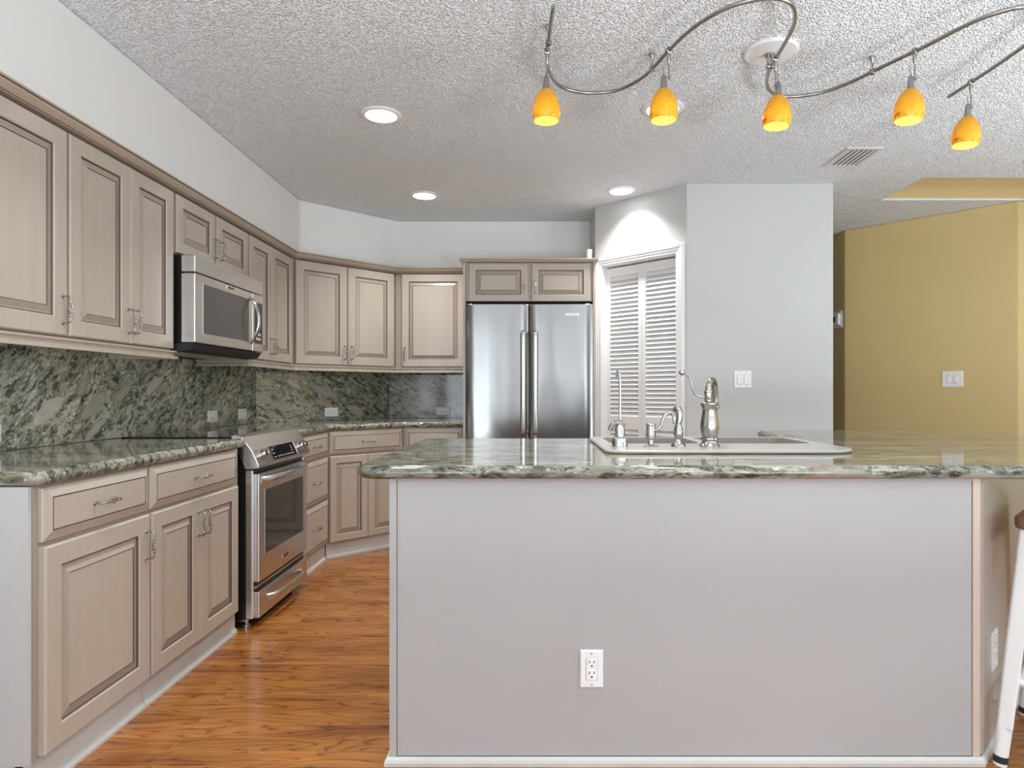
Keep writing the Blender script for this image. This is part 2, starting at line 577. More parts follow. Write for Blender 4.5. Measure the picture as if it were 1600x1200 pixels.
        if slots:
            for i in range(n - 1):
                for k in range(m):
                    self.s[len(self.s) - len(f) + i * m + k] = slots.get(k, 0)
        return self

    def casing(self, x0, x1, h, prof):
        """moulding round three sides of an opening facing -y; profile (outward, y)"""
        m = len(prof)
        v, f = [], []
        for i in range(4):
            for d, y in prof:
                v.append([(x0 - d, y, 0), (x0 - d, y, h + d), (x1 + d, y, h + d), (x1 + d, y, 0)][i])
        for i in range(3):
            for k in range(m):
                k2 = (k + 1) % m
                f.append((i * m + k, i * m + k2, (i + 1) * m + k2, (i + 1) * m + k))
        f.append(tuple(range(m)))
        f.append(tuple(3 * m + k for k in range(m)))
        return self.add(v, f)

    def move(self, mat, start=0):
        for i in range(start, len(self.v)):
            self.v[i] = tuple(mat @ Vector(self.v[i]))
        return self

    def mesh(self, name, mats):
        me = bpy.data.meshes.new(name)
        me.from_pydata(self.v, [], self.f)
        mats = mats if isinstance(mats, (list, tuple)) else [mats]
        for m in mats:
            me.materials.append(m)
        for p, s in zip(me.polygons, self.s):
            p.material_index = s
        bm = bmesh.new()
        bm.from_mesh(me)
        bmesh.ops.recalc_face_normals(bm, faces=bm.faces)
        bm.to_mesh(me)
        bm.free()
        me.update()
        return me


def obj(name, mb, mats, parent=None, bevel=0.0, smooth=False, seg=2, loc=None):
    me = mb if isinstance(mb, bpy.types.Mesh) else mb.mesh(name, mats)
    o = bpy.data.objects.new(name, me)
    COL.objects.link(o)
    if parent:
        o.parent = parent
    if loc:
        o.location = loc
    if smooth:
        for p in me.polygons:
            p.use_smooth = True
        me.set_sharp_from_angle(angle=R(38))
    if bevel:
        b = o.modifiers.new('bevel', 'BEVEL')
        b.width = bevel
        b.segments = seg
        b.limit_method = 'ANGLE'
        b.angle_limit = R(40)
    return o


def tag(o, label=None, cat=None, group=None, kind=None):
    if label: o['label'] = label
    if cat: o['category'] = cat
    if group: o['group'] = group
    if kind: o['kind'] = kind
    return o


def thing(name, label, cat, loc=(0, 0, 0), rz=0.0, group=None):
    o = bpy.data.objects.new(name, None)
    o.empty_display_size = 0.05
    COL.objects.link(o)
    o.location = loc
    o.rotation_euler = (0, 0, rz)
    return tag(o, label, cat, group)


def struct(name, mb, mats, label=None, loc=None, rz=0.0, bevel=0.0):
    o = obj(name, mb, mats, bevel=bevel)
    if loc: o.location = loc
    o.rotation_euler = (0, 0, rz)
    o['kind'] = 'structure'
    if label: o['label'] = label
    return o


def smooth_path(pts, n=6, closed=False):
    P = [Vector(p) for p in pts]
    out = []
    for i in range(len(P) - 1):
        p0 = P[max(i - 1, 0)]; p1 = P[i]; p2 = P[i + 1]; p3 = P[min(i + 2, len(P) - 1)]
        for k in range(n):
            t = k / n
            out.append(0.5 * ((2 * p1) + (p2 - p0) * t + (2 * p0 - 5 * p1 + 4 * p2 - p3) * t * t + (3 * p1 - p0 - 3 * p2 + p3) * t ** 3))
    out.append(P[-1])
    return out


def offset_poly(poly, d):
    """shrink a counter-clockwise outline by d"""
    n = len(poly)
    out = []
    for i in range(n):
        a, b, c = (Vector(poly[i - 1]), Vector(poly[i]), Vector(poly[(i + 1) % n]))
        d1 = (b - a).normalized(); d2 = (c - b).normalized()
        n1 = Vector((-d1.y, d1.x)); n2 = Vector((-d2.y, d2.x))
        m = (n1 + n2)
        if m.length < 1e-6:
            m = n1
        m.normalize()
        out.append(b + m * (d / max(0.3, m.dot(n1))))
    return [(p.x, p.y) for p in out]


def round_corners(poly, radii, seg=8):
    n = len(poly)
    out = []
    for i in range(n):
        r = radii[i] if isinstance(radii, (list, tuple)) else radii
        b = Vector(poly[i])
        if r <= 0:
            out.append((b.x, b.y)); continue
        a, c = Vector(poly[i - 1]), Vector(poly[(i + 1) % n])
        u = (a - b).normalized(); w = (c - b).normalized()
        ang = u.angle(w)
        t = min(r / math.tan(ang / 2), (a - b).length * 0.49, (c - b).length * 0.49)
        rr = t * math.tan(ang / 2)
        cen = b + (u + w).normalized() * (rr / math.sin(ang / 2))
        p, q = b + u * t, b + w * t
        a0 = math.atan2(p.y - cen.y, p.x - cen.x); a1 = math.atan2(q.y - cen.y, q.x - cen.x)
        da = (a1 - a0 + math.pi) % (2 * math.pi) - math.pi
        for k in range(seg + 1):
            s = a0 + da * k / seg
            out.append((cen.x + rr * math.cos(s), cen.y + rr * math.sin(s)))
    return out


def slab_mesh(name, outline, z0, z1, mats, holes=(), bull=True, steps=7):
    """stone slab: counter-clockwise outline, bullnose edge all round, optional holes"""
    r = (z1 - z0) / 2
    bm = bmesh.new()
    loops = []
    if bull:
        for k in range(steps + 1):
            a = -math.pi / 2 + math.pi * k / steps
            loops.append((offset_poly(outline, r * (1 - math.cos(a))), (z0 + z1) / 2 + r * math.sin(a)))
    else:
        loops = [(outline, z0), (outline, z1)]
    vl = [[bm.verts.new((p[0], p[1], z)) for p in lp] for lp, z in loops]
    n = len(outline)
    for i in range(len(vl) - 1):
        for k in range(n):
            f = bm.faces.new((vl[i][k], vl[i][(k + 1) % n], vl[i + 1][(k + 1) % n], vl[i + 1][k]))
            f.smooth = bull
    hl = []
    for h in holes:
        b = [bm.verts.new((p[0], p[1], z0)) for p in h]
        t = [bm.verts.new((p[0], p[1], z1)) for p in h]
        for k in range(len(h)):
            bm.faces.new((b[k], t[k], t[(k + 1) % len(h)], b[(k + 1) % len(h)]))
        hl.append((b, t))
    for which in (0, 1):
        ring = vl[0] if which == 0 else vl[-1]
        ed = [bm.edges.get((ring[k], ring[(k + 1) % n])) for k in range(n)]
        for b, t in hl:
            q = b if which == 0 else t
            ed += [bm.edges.get((q[k], q[(k + 1) % len(q)])) for k in range(len(q))]
        bmesh.ops.triangle_fill(bm, edges=ed, use_beauty=True)
    bmesh.ops.recalc_face_normals(bm, faces=bm.faces)
    me = bpy.data.meshes.new(name)
    bm.to_mesh(me)
    bm.free()
    me.materials.append(mats)
    return me


# ------------------------------------------------------------------ room shell
ZC = 2.564
RX, RY, BY = 6.0, 8.0, -3.5            # right wall, hall end, rear wall
mb = MB().box(-2.3, RX + .2, BY - .2, RY + .2, -0.10, 0.0)
struct('floor', mb, M['floor'], 'orange stained oak plank floor')

cx0, cx1, cy0, cy1 = 2.6, 4.4, 4.33, 4.838   # raised light well in the ceiling
mb = MB()
mb.box(-2.3, cx0, BY - .2, RY + .2, ZC, ZC + .1)
mb.box(cx0, RX + .2, BY - .2, cy0, ZC, ZC + .1)
mb.box(cx0, RX + .2, cy1, RY + .2, ZC, ZC + .1)
mb.box(cx1, RX + .2, cy0, cy1, ZC, ZC + .1)
struct('ceiling', mb, M['ceiling'], 'textured off white popcorn ceiling')
mb = MB()
mb.box(cx0 - .05, cx1 + .05, cy1, cy1 + .05, ZC + .1, ZC + .62)
mb.box(cx0 - .05, cx1 + .05, cy0 - .05, cy0, ZC + .1, ZC + .62)
mb.box(cx0 - .05, cx0, cy0, cy1, ZC + .1, ZC + .62)
mb.box(cx1, cx1 + .05, cy0, cy1, ZC + .1, ZC + .62)
mb.box(cx0 - .05, cx1 + .05, cy0 - .05, cy1 + .05, ZC + .62, ZC + .67)
mb.box(cx0, cx1, cy1 - .004, cy1, ZC + .012, ZC + .11)
mb.box(cx0, cx0 + .004, cy0, cy1, ZC + .002, ZC + .11)
struct('wall_recess', mb, M['yellow_wall'], 'yellow raised recess in the ceiling by the hallway')
mb = MB().box(cx0, 3.63, cy1 - .007, cy1 - .0042, ZC - .001, ZC + .013)
struct('trim_2', mb, M['white_trim'], 'thin white bead along the yellow ceiling recess')

mb = MB().box(-2.14, -2.02, BY - .12, 4.80, 0, ZC)
struct('wall_left', mb, M['white_wall'])
c, s = -2.02, 4.79
mb = MB().prism([(-2.02, 4.764), (-1.204, 5.58), (-1.30, 5.70), (-2.14, 4.86)], 0, ZC)
struct('wall_corner', mb, M['white_wall'])
mb = MB().box(-1.25, 2.2, 5.58, 5.70, 0, ZC)
struct('wall_back', mb, M['white_wall'])
# soffit above the wall cabinets
mb = MB().prism([(-2.02, BY), (-1.705, BY), (-1.705, 4.81), (-1.10, 5.41), (.50, 5.41), (.50, 5.58), (-1.204, 5.58), (-2.02, 4.764)], 2.145, ZC)
struct('wall_soffit', mb, M['soffit'], 'white soffit above the wall cabinets', bevel=0.012)
# pantry closet
mb = MB().box(.496, .60, 5.04, 5.58, 0, ZC)
struct('wall_pantry_left', mb, M['white_wall'])
PD = 0.80
mb = MB()
mb.box(0.0, .068, 0, .10, 0, ZC)
mb.box(.72, PD, 0, .10, 0, ZC)
mb.box(.068, .72, 0, .10, 2.098, ZC)
struct('wall_pantry_diagonal', mb, M['white_wall'], 'white diagonal pantry wall with louvered door', (.496, 5.006, 0), R(-45))
mb = MB().prism([(1.062, 4.44), (2.059, 4.44), (2.059, 7.9), (1.96, 7.9), (1.96, 4.54), (1.132, 4.54), (1.117, 4.526), (1.062, 4.444)], 0, ZC)
struct('wall_pantry_front', mb, M['white_wall'], 'white wall block between pantry door and hallway', bevel=0.010)
# hallway and yellow walls
mb = MB().prism([(2.76, 8.0), (2.76, 5.737), (3.62, 4.842), (RX, 4.842), (RX, 4.96), (3.67, 4.96), (2.88, 5.785), (2.88, 8.0)], 0, ZC)
struct('wall_hall', mb, M['yellow_wall'], 'mustard yellow angled hallway wall', bevel=0.010)
struct('wall_hall_end', MB().box(1.9, 3.0, RY, RY + .1, 0, ZC), M['yellow_wall'])
# right wall and rear wall with glazed openings; the right one is added for light
mb = MB()
WA, WB = -2.25, 1.15
mb.box(RX, RX + .12, BY, WA, 0, ZC); mb.box(RX, RX + .12, WB, 4.96, 0, ZC)
mb.box(RX, RX + .12, WA, WB, 0, .12); mb.box(RX, RX + .12, WA, WB, 2.36, ZC)
struct('wall_right', mb, M['yellow_wall'])
mb = MB()
OPEN = ((-1.90, -1.0), (-.70, -.30), (.50, .90), (1.45, 3.25))
xs = [-2.14] + [q for o_ in OPEN for q in o_] + [RX + .12]
for a, b in zip(xs[0::2], xs[1::2]):
    mb.box(a, b, BY - .12, BY, 0, ZC)
for a, b in OPEN:
    mb.box(a, b, BY - .12, BY, 0, .12); mb.box(a, b, BY - .12, BY, 2.34, ZC)
struct('wall_rear', mb, M['grey_wall'])
for i, (a, b) in enumerate(OPEN):
    mb = MB()
    mb.box(a, a + .05, BY - .10, BY - .04, .12, 2.34); mb.box(b - .05, b, BY - .10, BY - .04, .12, 2.34)
    mb.box(a + .05, b - .05, BY - .10, BY - .04, .12, .17); mb.box(a + .05, b - .05, BY - .10, BY - .04, 2.29, 2.34)
    if b - a > .6: mb.box((a + b) / 2 - .03, (a + b) / 2 + .03, BY - .10, BY - .04, .17, 2.29)
    struct('window_%d' % (i + 1), mb, M['frame'], 'white framed glazed opening behind the viewer')
mb = MB()
mb.box(RX + .03, RX + .09, WA, WA + .05, .12, 2.36); mb.box(RX + .03, RX + .09, WB - .05, WB, .12, 2.36)
mb.box(RX + .03, RX + .09, (WA + WB) / 2 - .03, (WA + WB) / 2 + .03, .12, 2.36)
struct('window_5', mb, M['frame'], 'white framed opening in the unseen right wall, added for light')

# pantry door: two louvered bifold leaves
door = bpy.data.objects.new('door_1', None)
COL.objects.link(door)
door.location = (.496, 5.006, 0); door.rotation_euler = (0, 0, R(-45))
tag(door, 'white louvered bifold pantry door', None, None, 'structure')
for (a, b) in ((.0705, .3935), (.3955, .7185)):
    mb = MB()
    y0, y1 = .052, .085
    sw = .030
    mb.box(a, a + sw, y0, y1, .012, 2.082); mb.box(b - sw, b, y0, y1, .012, 2.082)
    for z0, z1 in ((.012, .20), (.865, .963), (2.016, 2.082)):
        mb.box(a + sw, b - sw, y0 + .002, y1 - .002, z0, z1)
    def slats(z0, z1, n):
        for k in range(n):
            zc = z0 + (k + .5) * (z1 - z0) / n
            p = [(-.0125, -.0165), (-.0100, -.0185), (.0095, .0150), (.0070, .0175)]
            mb.xprism([(y0 + .0165 + q[0], zc + q[1]) for q in p], a + sw - .002, b - sw + .002)
    slats(.963, 2.016, 32)
    slats(.20, .865, 20)
    leaf = obj('door_leaf', mb, M['louver'], door)
mb = MB().box(.06, .73, .16, .165, .0, 2.2)
prof = [(0, .0), (0, -.010), (.006, -.014), (.020, -.014), (.024, -.019), (.036, -.019), (.041, -.024), (.060, -.026), (.067, -.020), (.067, 0)]
mb = MB().casing(.068, .72, 2.095, prof)
struct('trim_1', mb, M['white_trim'], 'white moulded casing round the pantry door', (.496, 5.006, 0), R(-45))
mb = MB()
mb.box(.066, .070, -.001, .10, 0, 2.096); mb.box(.718, .722, -.001, .10, 0, 2.096); mb.box(.066, .722, -.001, .10, 2.092, 2.0985)
struct('trim_3', mb, M['white_trim'], 'white jamb lining of the pantry doorway', (.496, 5.006, 0), R(-45))

# ------------------------------------------------------------------ cabinet pulls, doors, drawers
def pull_mesh():
    mb = MB()
    L = .048
    p = smooth_path([(0, 0, -L), (0, -.016, -L), (0, -.026, -L + .003), (0, -.030, -L + .011), (0, -.030, -.022)], 4)
    mb.tube(p, .0032, 8)
    mb.tube([(q[0], q[1], -q[2]) for q in p], .0032, 8)
    for sgn in (-1, 1):
        mb.ball((0, -.030, sgn * .023), .0052, 10)
        mb.tube([(0, 0, sgn * L), (0, -.003, sgn * L)], .0062, 10)
    for k in range(4):
        pts = []
        for i in range(13):
            t = i / 12
            r = .0015 + .0062 * math.sin(math.pi * t)
            a = k * math.pi / 2 + 2.6 * t
            pts.append((r * math.cos(a), -.030 + r * math.sin(a), -.022 + .044 * t))
        mb.tube(pts, .0017, 6)
    return mb.mesh('handle', M['nickel_dark'])


PULL = pull_mesh()
for p_ in PULL.polygons: p_.use_smooth = True


def pull(parent, x, z, horizontal=False, y=-.022):
    o = bpy.data.objects.new('handle', PULL)
    COL.objects.link(o)
    o.parent = parent
    o.location = (x, y, z)
    if horizontal:
        o.rotation_euler = (0, R(90), 0)
    return o


T = .022
def cab_door(parent, x0, x1, z0, z1, fw=.056, hx=None, hz=None):
    rings = [(0, 0), (0, -T + .005), (.005, -T), (fw - .004, -T), (fw, -T + .004), (fw + .0045, -T + .010), (fw + .009, -T + .010),
             (fw + .030, -T + .0015), (fw + .0330, -T + .0038), (fw + .0345, -T + .0038)]
    slots = [0, 0, 0, 0, 1, 2, 2, 1, 0]
    d = obj('door', MB().rings(x0, x1, z0, z1, rings, slots), [M['cab'], M['glaze'], M['cab_wash']], parent)
    if hx is not None:
        pull(d, hx, hz)
    return d


def cab_drawer(parent, x0, x1, z0, z1, handle=True):
    e = .030
    rings = [(0, 0), (0, -.010), (.004, -.013), (e - .002, -.0215), (e, -.0195), (e + .002, -.0215)]
    slots = [0, 0, 0, 1, 1]
    d = obj('drawer', MB().rings(x0, x1, z0, z1, rings, slots), [M['cab'], M['glaze']], parent)
    if handle:
        pull(d, (x0 + x1) / 2, (z0 + z1) / 2, True)
    return d


def wall_cab(label, loc, rz, w, z0, z1, depth, group='taupe wall cabinets'):
    t = thing('wall_cabinet', label, 'cabinet', (loc[0], loc[1], z0), rz, group)
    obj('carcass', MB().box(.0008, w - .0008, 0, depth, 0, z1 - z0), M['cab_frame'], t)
    return t


UG = 'taupe wall cabinets'
L90 = R(90)
ZU0, ZU1 = 1.338, 2.092
UD = .312
dz0, dz1 = .007, ZU1 - ZU0 - .006

t = wall_cab('large single-door taupe wall cabinet at the left edge above the granite backsplash', (-1.70, 1.70), L90, .672, ZU0, ZU1, UD)
cab_door(t, .14, .667, dz0, dz1, .068, .64, .10)
t = wall_cab('two-door taupe wall cabinet just left of the microwave', (-1.70, 2.374), L90, .706, ZU0, ZU1, UD)
cab_door(t, .006, .3665, dz0, dz1, .062, .348, .10)
cab_door(t, .3695, .698, dz0, dz1, .062, .388, .10)
t = wall_cab('short two-door taupe wall cabinet directly above the microwave', (-1.70, 3.086), L90, .812, 1.800, ZU1, UD)
cab_door(t, .014, .392, .006, ZU1 - 1.800 - .006, .058, .372, .10)
cab_door(t, .412, .796, .006, ZU1 - 1.800 - .006, .058, .436, .10)
t = wall_cab('two-door taupe wall cabinet just right of the microwave', (-1.70, 3.902), L90, .735, ZU0, ZU1, UD)
cab_door(t, .006, .336, dz0, dz1, .060, .312, .10)
cab_door(t, .339, .702, dz0, dz1, .060, .364, .10)
t = wall_cab('two-door taupe wall cabinet set diagonally across the kitchen corner', (-1.70, 4.641), R(45), .862, ZU0, ZU1, .285)
cab_door(t, .022, .428, dz0, dz1, .064, .405, .10)
cab_door(t, .434, .842, dz0, dz1, .064, .462, .10)
t = wall_cab('single-door taupe wall cabinet between the diagonal corner and refrigerator', (-1.087, 5.252), 0, .596, ZU0, ZU1, .300)
cab_door(t, .052, .560, dz0, dz1, .060, .078, .11)

# cabinet over the refrigerator with its tall end panels
t = thing('refrigerator_cabinet', 'two-door taupe cabinet and side panels framing the steel refrigerator', 'cabinet', (-.486, 4.70, 0), 0)
obj('carcass', MB().box(.020, .934, .02, .86, 1.800, 2.078), M['cab'], t)
obj('side_panel', MB().box(0, .018, 0, .86, 0, 2.078), M['cab'], t)
obj('side_panel', MB().box(.936, .952, 0, .33, 0, 2.078), M['cab'], t)
cab_door(t, .042, .466, 1.796, 2.070, .050, .440, 1.905).location.y = .02
cab_door(t, .494, .916, 1.796, 2.070, .050, .518, 1.905).location.y = .02
prof = [(0, 2.079), (.010, 2.079), (.014, 2.088), (.022, 2.094), (.022, 2.104), (0, 2.104)]
mb = MB().sweep([(a, b) for a, b in prof], [(-.004, .55), (-.004, .0), (.954, .0), (.954, .3)])
mb.box(-.004, .954, .0, .30, 2.079, 2.104)
obj('crown', mb, M['crown'], t)

# crown along the top of the run, light rails beneath it
prof = [(0, 2.093), (.0245, 2.093), (.0245, 2.098), (.027, 2.101), (.027, 2.105), (.033, 2.110), (.043, 2.122), (.046, 2.130), (.052, 2.132), (.052, 2.140), (0, 2.140)]
mb = MB().sweep(prof, [(-1.70, 1.70), (-1.70, 4.641), (-1.089, 5.252), (-.500, 5.252)], {1: 1, 3: 1, 7: 1})
o = obj('crown_molding', mb, [M['crown'], M['glaze']])
tag(o, 'dark glazed crown moulding running along the tops of the wall cabinets', 'moulding')
prof = [(0, 1.337), (.022, 1.337), (.022, 1.330), (.012, 1.324), (.012, 1.316), (.026, 1.309), (.026, 1.298), (0, 1.298)]
o = obj('light_rail', MB().sweep(prof, [(-1.70, 1.70), (-1.70, 3.078), (-1.99, 3.078)]), M['cab'])
tag(o, 'taupe light rail moulding under the cabinets left of the microwave', 'moulding', 'light rails under wall cabinets')
o = obj('light_rail', MB().sweep(prof, [(-1.99, 3.906), (-1.70, 3.906), (-1.70, 4.641), (-1.089, 5.252), (-.492, 5.252)]), M['cab'])
tag(o, 'taupe light rail moulding under the corner cabinets right of the microwave', 'moulding', 'light rails under wall cabinets')

# ------------------------------------------------------------------ base cabinets
BG = 'taupe base cabinets'
BX = -1.390
ZB = .877
def base_cab(label, loc, rz, w, depth, shoe=True):
    t = thing('base_cabinet', label, 'cabinet', (loc[0], loc[1], 0), rz, BG)
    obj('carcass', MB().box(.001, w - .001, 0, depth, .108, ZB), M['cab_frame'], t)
    mb = MB().box(.001, w - .001, .012, .030, 0, .1075)
    mb.xprism([(.012, .0), (.0, .0), (.0, .010), (.003, .018), (.009, .023), (.012, .024)], .001, w - .001)
    obj('toe_kick', mb, M['toe'], t)
    return t


t = base_cab('one-drawer one-door taupe base cabinet at the left end of the counter', (BX, 1.826), L90, .530, .585)
cab_drawer(t, .016, .524, .716, .870)
cab_door(t, .016, .524, .114, .703, .066, .496, .597)
mb = MB().box(-.012, 0, .006, .585, .100, ZB)
mb.box(-.006, 0, .05, .585, 0, .100)
obj('end_panel', mb, M['cab_side'], t)
t = base_cab('one-drawer two-door taupe base cabinet just left of the range', (BX, 2.357), L90, .739, .585)
cab_drawer(t, .006, .700, .716, .870)
cab_door(t, .006, .350, .114, .703, .062, .328, .600)
cab_door(t, .353, .702, .114, .703, .062, .376, .600)
t = base_cab('narrow three-drawer taupe base cabinet between range and corner', (BX, 3.872), L90, .575, .585)
cab_drawer(t, .012, .560, .716, .870)
cab_drawer(t, .012, .560, .425, .700)
cab_drawer(t, .012, .560, .125, .412)
t = base_cab('diagonal corner taupe base cabinet with one drawer over two doors', (BX, 4.448), R(45), .613, .30)
cab_drawer(t, .016, .604, .716, .870)
cab_door(t, .016, .308, .114, .703, .052)
cab_door(t, .311, .604, .114, .703, .052)
t = base_cab('taupe base cabinet between the corner and the refrigerator', (-.955, 4.882), 0, .467, .60)
cab_drawer(t, .020, .446, .716, .870, False)
cab_door(t, .020, .446, .114, .703, .055)

# ------------------------------------------------------------------ counters and backsplash
ZT = .920
def slab(name, outline, z0, z1, mat, label, cat, holes=(), group=None):
    o = obj(name, slab_mesh(name, outline, z0, z1, mat, holes), mat)
    return tag(o, label, cat, group)


slab('countertop', round_corners([(-1.988, 1.806), (-1.363, 1.806), (-1.363, 3.128), (-1.988, 3.128)], [0, .03, .012, 0]), .878, ZT, M['granite_top'],
     'green granite countertop left of the range', 'countertop')
slab('countertop', round_corners([(-1.363, 3.862), (-1.363, 4.436), (-.945, 4.854), (-.489, 4.854), (-.489, 5.560), (-1.202, 5.560), (-1.988, 4.774), (-1.988, 3.862)],
                                 [.012, .05, .05, 0, 0, 0, 0, 0]), .878, ZT, M['granite_top'], 'green granite corner countertop between range and refrigerator', 'countertop')
def splash(label, a, b, rz, mat):
    w = (Vector(b) - Vector(a)).length
    o = obj('backsplash', MB().box(0.0005, w - .0005, 0, .019, 0, 1.3365 - .921), mat)
    o.location = (a[0], a[1], .921); o.rotation_euler = (0, 0, rz)
    return tag(o, label, 'backsplash', 'polished granite backsplash slabs')
splash('green granite backsplash slab on the left wall beneath the microwave', (-2.0, 1.81), (-2.0, 4.756), L90, M['granite_left'])
splash('green granite backsplash slab across the diagonal corner', (-2.0, 4.757), (-1.206, 5.551), R(45), M['granite_mid'])
splash('green granite backsplash slab on the back wall beside the refrigerator', (-1.203, 5.560), (-.488, 5.560), 0, M['granite_back'])

# ------------------------------------------------------------------ range
t = thing('range', 'stainless steel slide-in electric range with black cooktop', 'range', (-1.3645, 3.134, 0), L90)
W = .722
mb = MB().box(.004, W - .004, .006, .60, .045, .885)
obj('body', mb, M['black'], t)
mb = MB().box(.0, W, .055, .60, .886, .926)
obj('cooktop', mb, M['black_glass'], t, bevel=.003)
obj('side_trim', MB().box(.0, .020, -.030, .006, .050, .765), M['steel'], t, bevel=.004)
obj('side_trim', MB().box(W - .020, W, -.030, .006, .050, .765), M['steel'], t, bevel=.004)
mb = MB().xprism([(.075, .932), (.060, .936), (.020, .925), (-.030, .860), (-.062, .790), (-.060, .776), (-.020, .770), (.006, .770), (.054, .884)], -.004, W + .004)
cp = obj('control_panel', mb, M['steel'], t, bevel=.004)
def onpanel(x, s):
    """point and frame on the sloping fascia: s runs 0 at its foot to 1 at its head"""
    a, b = Vector((-.062, .790)), Vector((-.030, .860))
    p = a + (b - a) * s
    return (x, p.x, p.y)
ang = math.atan2(.032, .070)
RM = Matrix.Rotation(-ang, 4, 'X')
mb = MB()
mb.box(-.165, .165, -.003, .006, -.036, .036)
d = obj('display', mb, M['black_glass'], t)
d.location = onpanel(.355, .58); d.rotation_euler = (-ang, 0, 0)
for k in range(9):
    obj('display_mark', MB().box(-.10 + k * .026, -.088 + k * .026, -.0036, -.003, -.026, -.021), M['mark'], d)
for k in range(3):
    obj('display_mark', MB().box(.10, .125, -.0036, -.003, -.008 + k * .012, -.005 + k * .012), M['mark'], d)
    obj('display_mark', MB().box(-.150, -.128, -.0036, -.003, -.026 + k * .020, -.022 + k * .020), M['mark'], d)
mb = MB().box(.165, .176, -.005, .004, -.038, .038)
obj('display_trim', mb, M['steel_light'], d, bevel=.002)
for x in (.075, .125, .600, .650):
    mb = MB()
    mb.lathe([(.024, 0), (.024, .004), (.019, .006), (.019, .024), (.016, .028)], seg=20)
    mb.move(Matrix.Rotation(R(90), 4, 'X'))
    k = obj('knob', mb, M['chrome'], t, smooth=True)
    k.location = onpanel(x, .62); k.rotation_euler = (-ang, 0, 0)
    mb = MB().box(-.008, .008, -.0305, -.026, -.011, .011)
    obj('knob_grip', mb, M['rubber'], k, bevel=.002)
mb = MB().box(.021, W - .021, -.022, .004, .748, .768)
obj('vent_gap', mb, M['black'], t)
mb = MB().box(.022, W - .022, -.052, .0, .222, .746)
od = obj('oven_door', mb, M['steel'], t, bevel=.004)
mb = MB().box(.095, W - .095, -.0535, -.050, .345, .660)
obj('window', mb, M['oven_glass'], od, bevel=.001)
mb = MB()
mb.box(.090, W - .090, -.0528, -.050, .660, .6645); mb.box(.090, W - .090, -.0528, -.050, .3405, .345)
mb.box(.090, .095, -.0528, -.050, .345, .660); mb.box(W - .095, W - .090, -.0528, -.050, .345, .660)
obj('window_trim', mb, M['steel_light'], od)
def bow(x0, x1, z, y, out, r, flat=(1, 1), n=16):
    pts = []
    for i in range(n + 1):
        q = i / n
        pts.append((x0 + (x1 - x0) * q, y - out * (math.sin(math.pi * q) ** .45 if 0 < q < 1 else 0), z))
    return MB().tube(pts, r, 12, flat, (0, 0, 1))
obj('handle', bow(.050, W - .050, .712, -.050, .045, .013, (1.35, .8)), M['steel_light'], od, smooth=True)
mb = MB().box(W / 2 - .040, W / 2 + .040, -.0545, -.052, .262, .284)
bd = obj('badge', mb, M['chrome'], od)
mb = MB()
for k in range(6): mb.box(W / 2 - .032 + k * .011, W / 2 - .025 + k * .011, -.0552, -.0544, .268, .278)
obj('badge_lettering', mb, M['black'], bd)
mb = MB().box(.022, W - .022, -.030, .004, .176, .220)
obj('lower_vent', mb, M['black'], t)
mb = MB().box(.022, W - .022, -.036, -.028, .193, .201)
obj('vent_bar', mb, M['steel'], t)
mb = MB().box(.022, W - .022, -.052, .0, .048, .174)
dr = obj('storage_drawer', mb, M['steel'], t, bevel=.004)
obj('handle', bow(.120, W - .120, .120, -.050, .045, .011, (1.4, .8)), M['steel_light'], dr, smooth=True)
for x in (.05, W - .05):
    for y in (.02, .54):
        mb = MB().lathe([(.018, 0), (.018, .012), (.009, .014), (.009, .046)], (x, y, 0), 12)
        obj('foot', mb, M['steel'], t)
mb = MB().box(.01, .03, .0, .09, .035, .047)
obj('foot_bracket', mb, M['steel_light'], t)

# ------------------------------------------------------------------ microwave
t = thing('microwave', 'stainless steel over-the-range microwave with dark window', 'microwave', (-1.66, 3.098, 1.338), L90)
W = .786
obj('body', MB().box(.003, W - .003, .0, .34, .040, .456), M['black'], t)
mb = MB().xprism([(.0, .038), (-.062, .036), (-.040, .006), (.0, -.002), (.33, -.002), (.33, .038)], .006, W - .006)
obj('underside', mb, M['dark_gap'], t)
mb = MB()
for k in range(2):
    mb.box(.06 + k * .36, .36 + k * .36, .03, .22, -.005, -.002)
obj('grease_filter', mb, M['steel'], t)
mb = MB().box(0, W, -.068, .0, .376, .456)
obj('vent_fascia', mb, M['steel'], t, bevel=.004)
mb = MB().box(0, .640, -.068, .0, .040, .371)
dd = obj('door', mb, M['steel'], t, bevel=.004)
obj('window', MB().box(.080, .590, -.0695, -.067, .090, .330), M['micro_glass'], dd, bevel=.001)
mb = MB()
mb.box(.074, .596, -.0688, -.067, .330, .336); mb.box(.074, .596, -.0688, -.067, .084, .090)
mb.box(.074, .080, -.0688, -.067, .090, .330); mb.box(.590, .596, -.0688, -.067, .090, .330)
obj('window_trim', mb, M['steel_light'], dd)
pts = [(.612, -.066 - .052 * math.sin(math.pi * i / 14) ** .7, .080 + .262 * i / 14) for i in range(15)]
obj('handle', MB().tube(pts, .011, 12, (1.2, .7), (1, 0, 0)), M['chrome'], dd, smooth=True)
mb = MB().box(.325, .405, -.0700, -.067, .346, .364)
bd = obj('badge', mb, M['steel_light'], dd)
mb = MB()
for k in range(6): mb.box(.333 + k * .011, .340 + k * .011, -.0706, -.0699, .351, .359)
obj('badge_lettering', mb, M['dark_gap'], bd)
mb = MB().box(.643, W, -.068, .0, .040, .371)
pn = obj('control_panel', mb, M['steel'], t, bevel=.003)
mb = MB().box(.668, W - .012, -.0690, -.066, .085, .325)
obj('keypad', mb, M['black_glass'], pn)
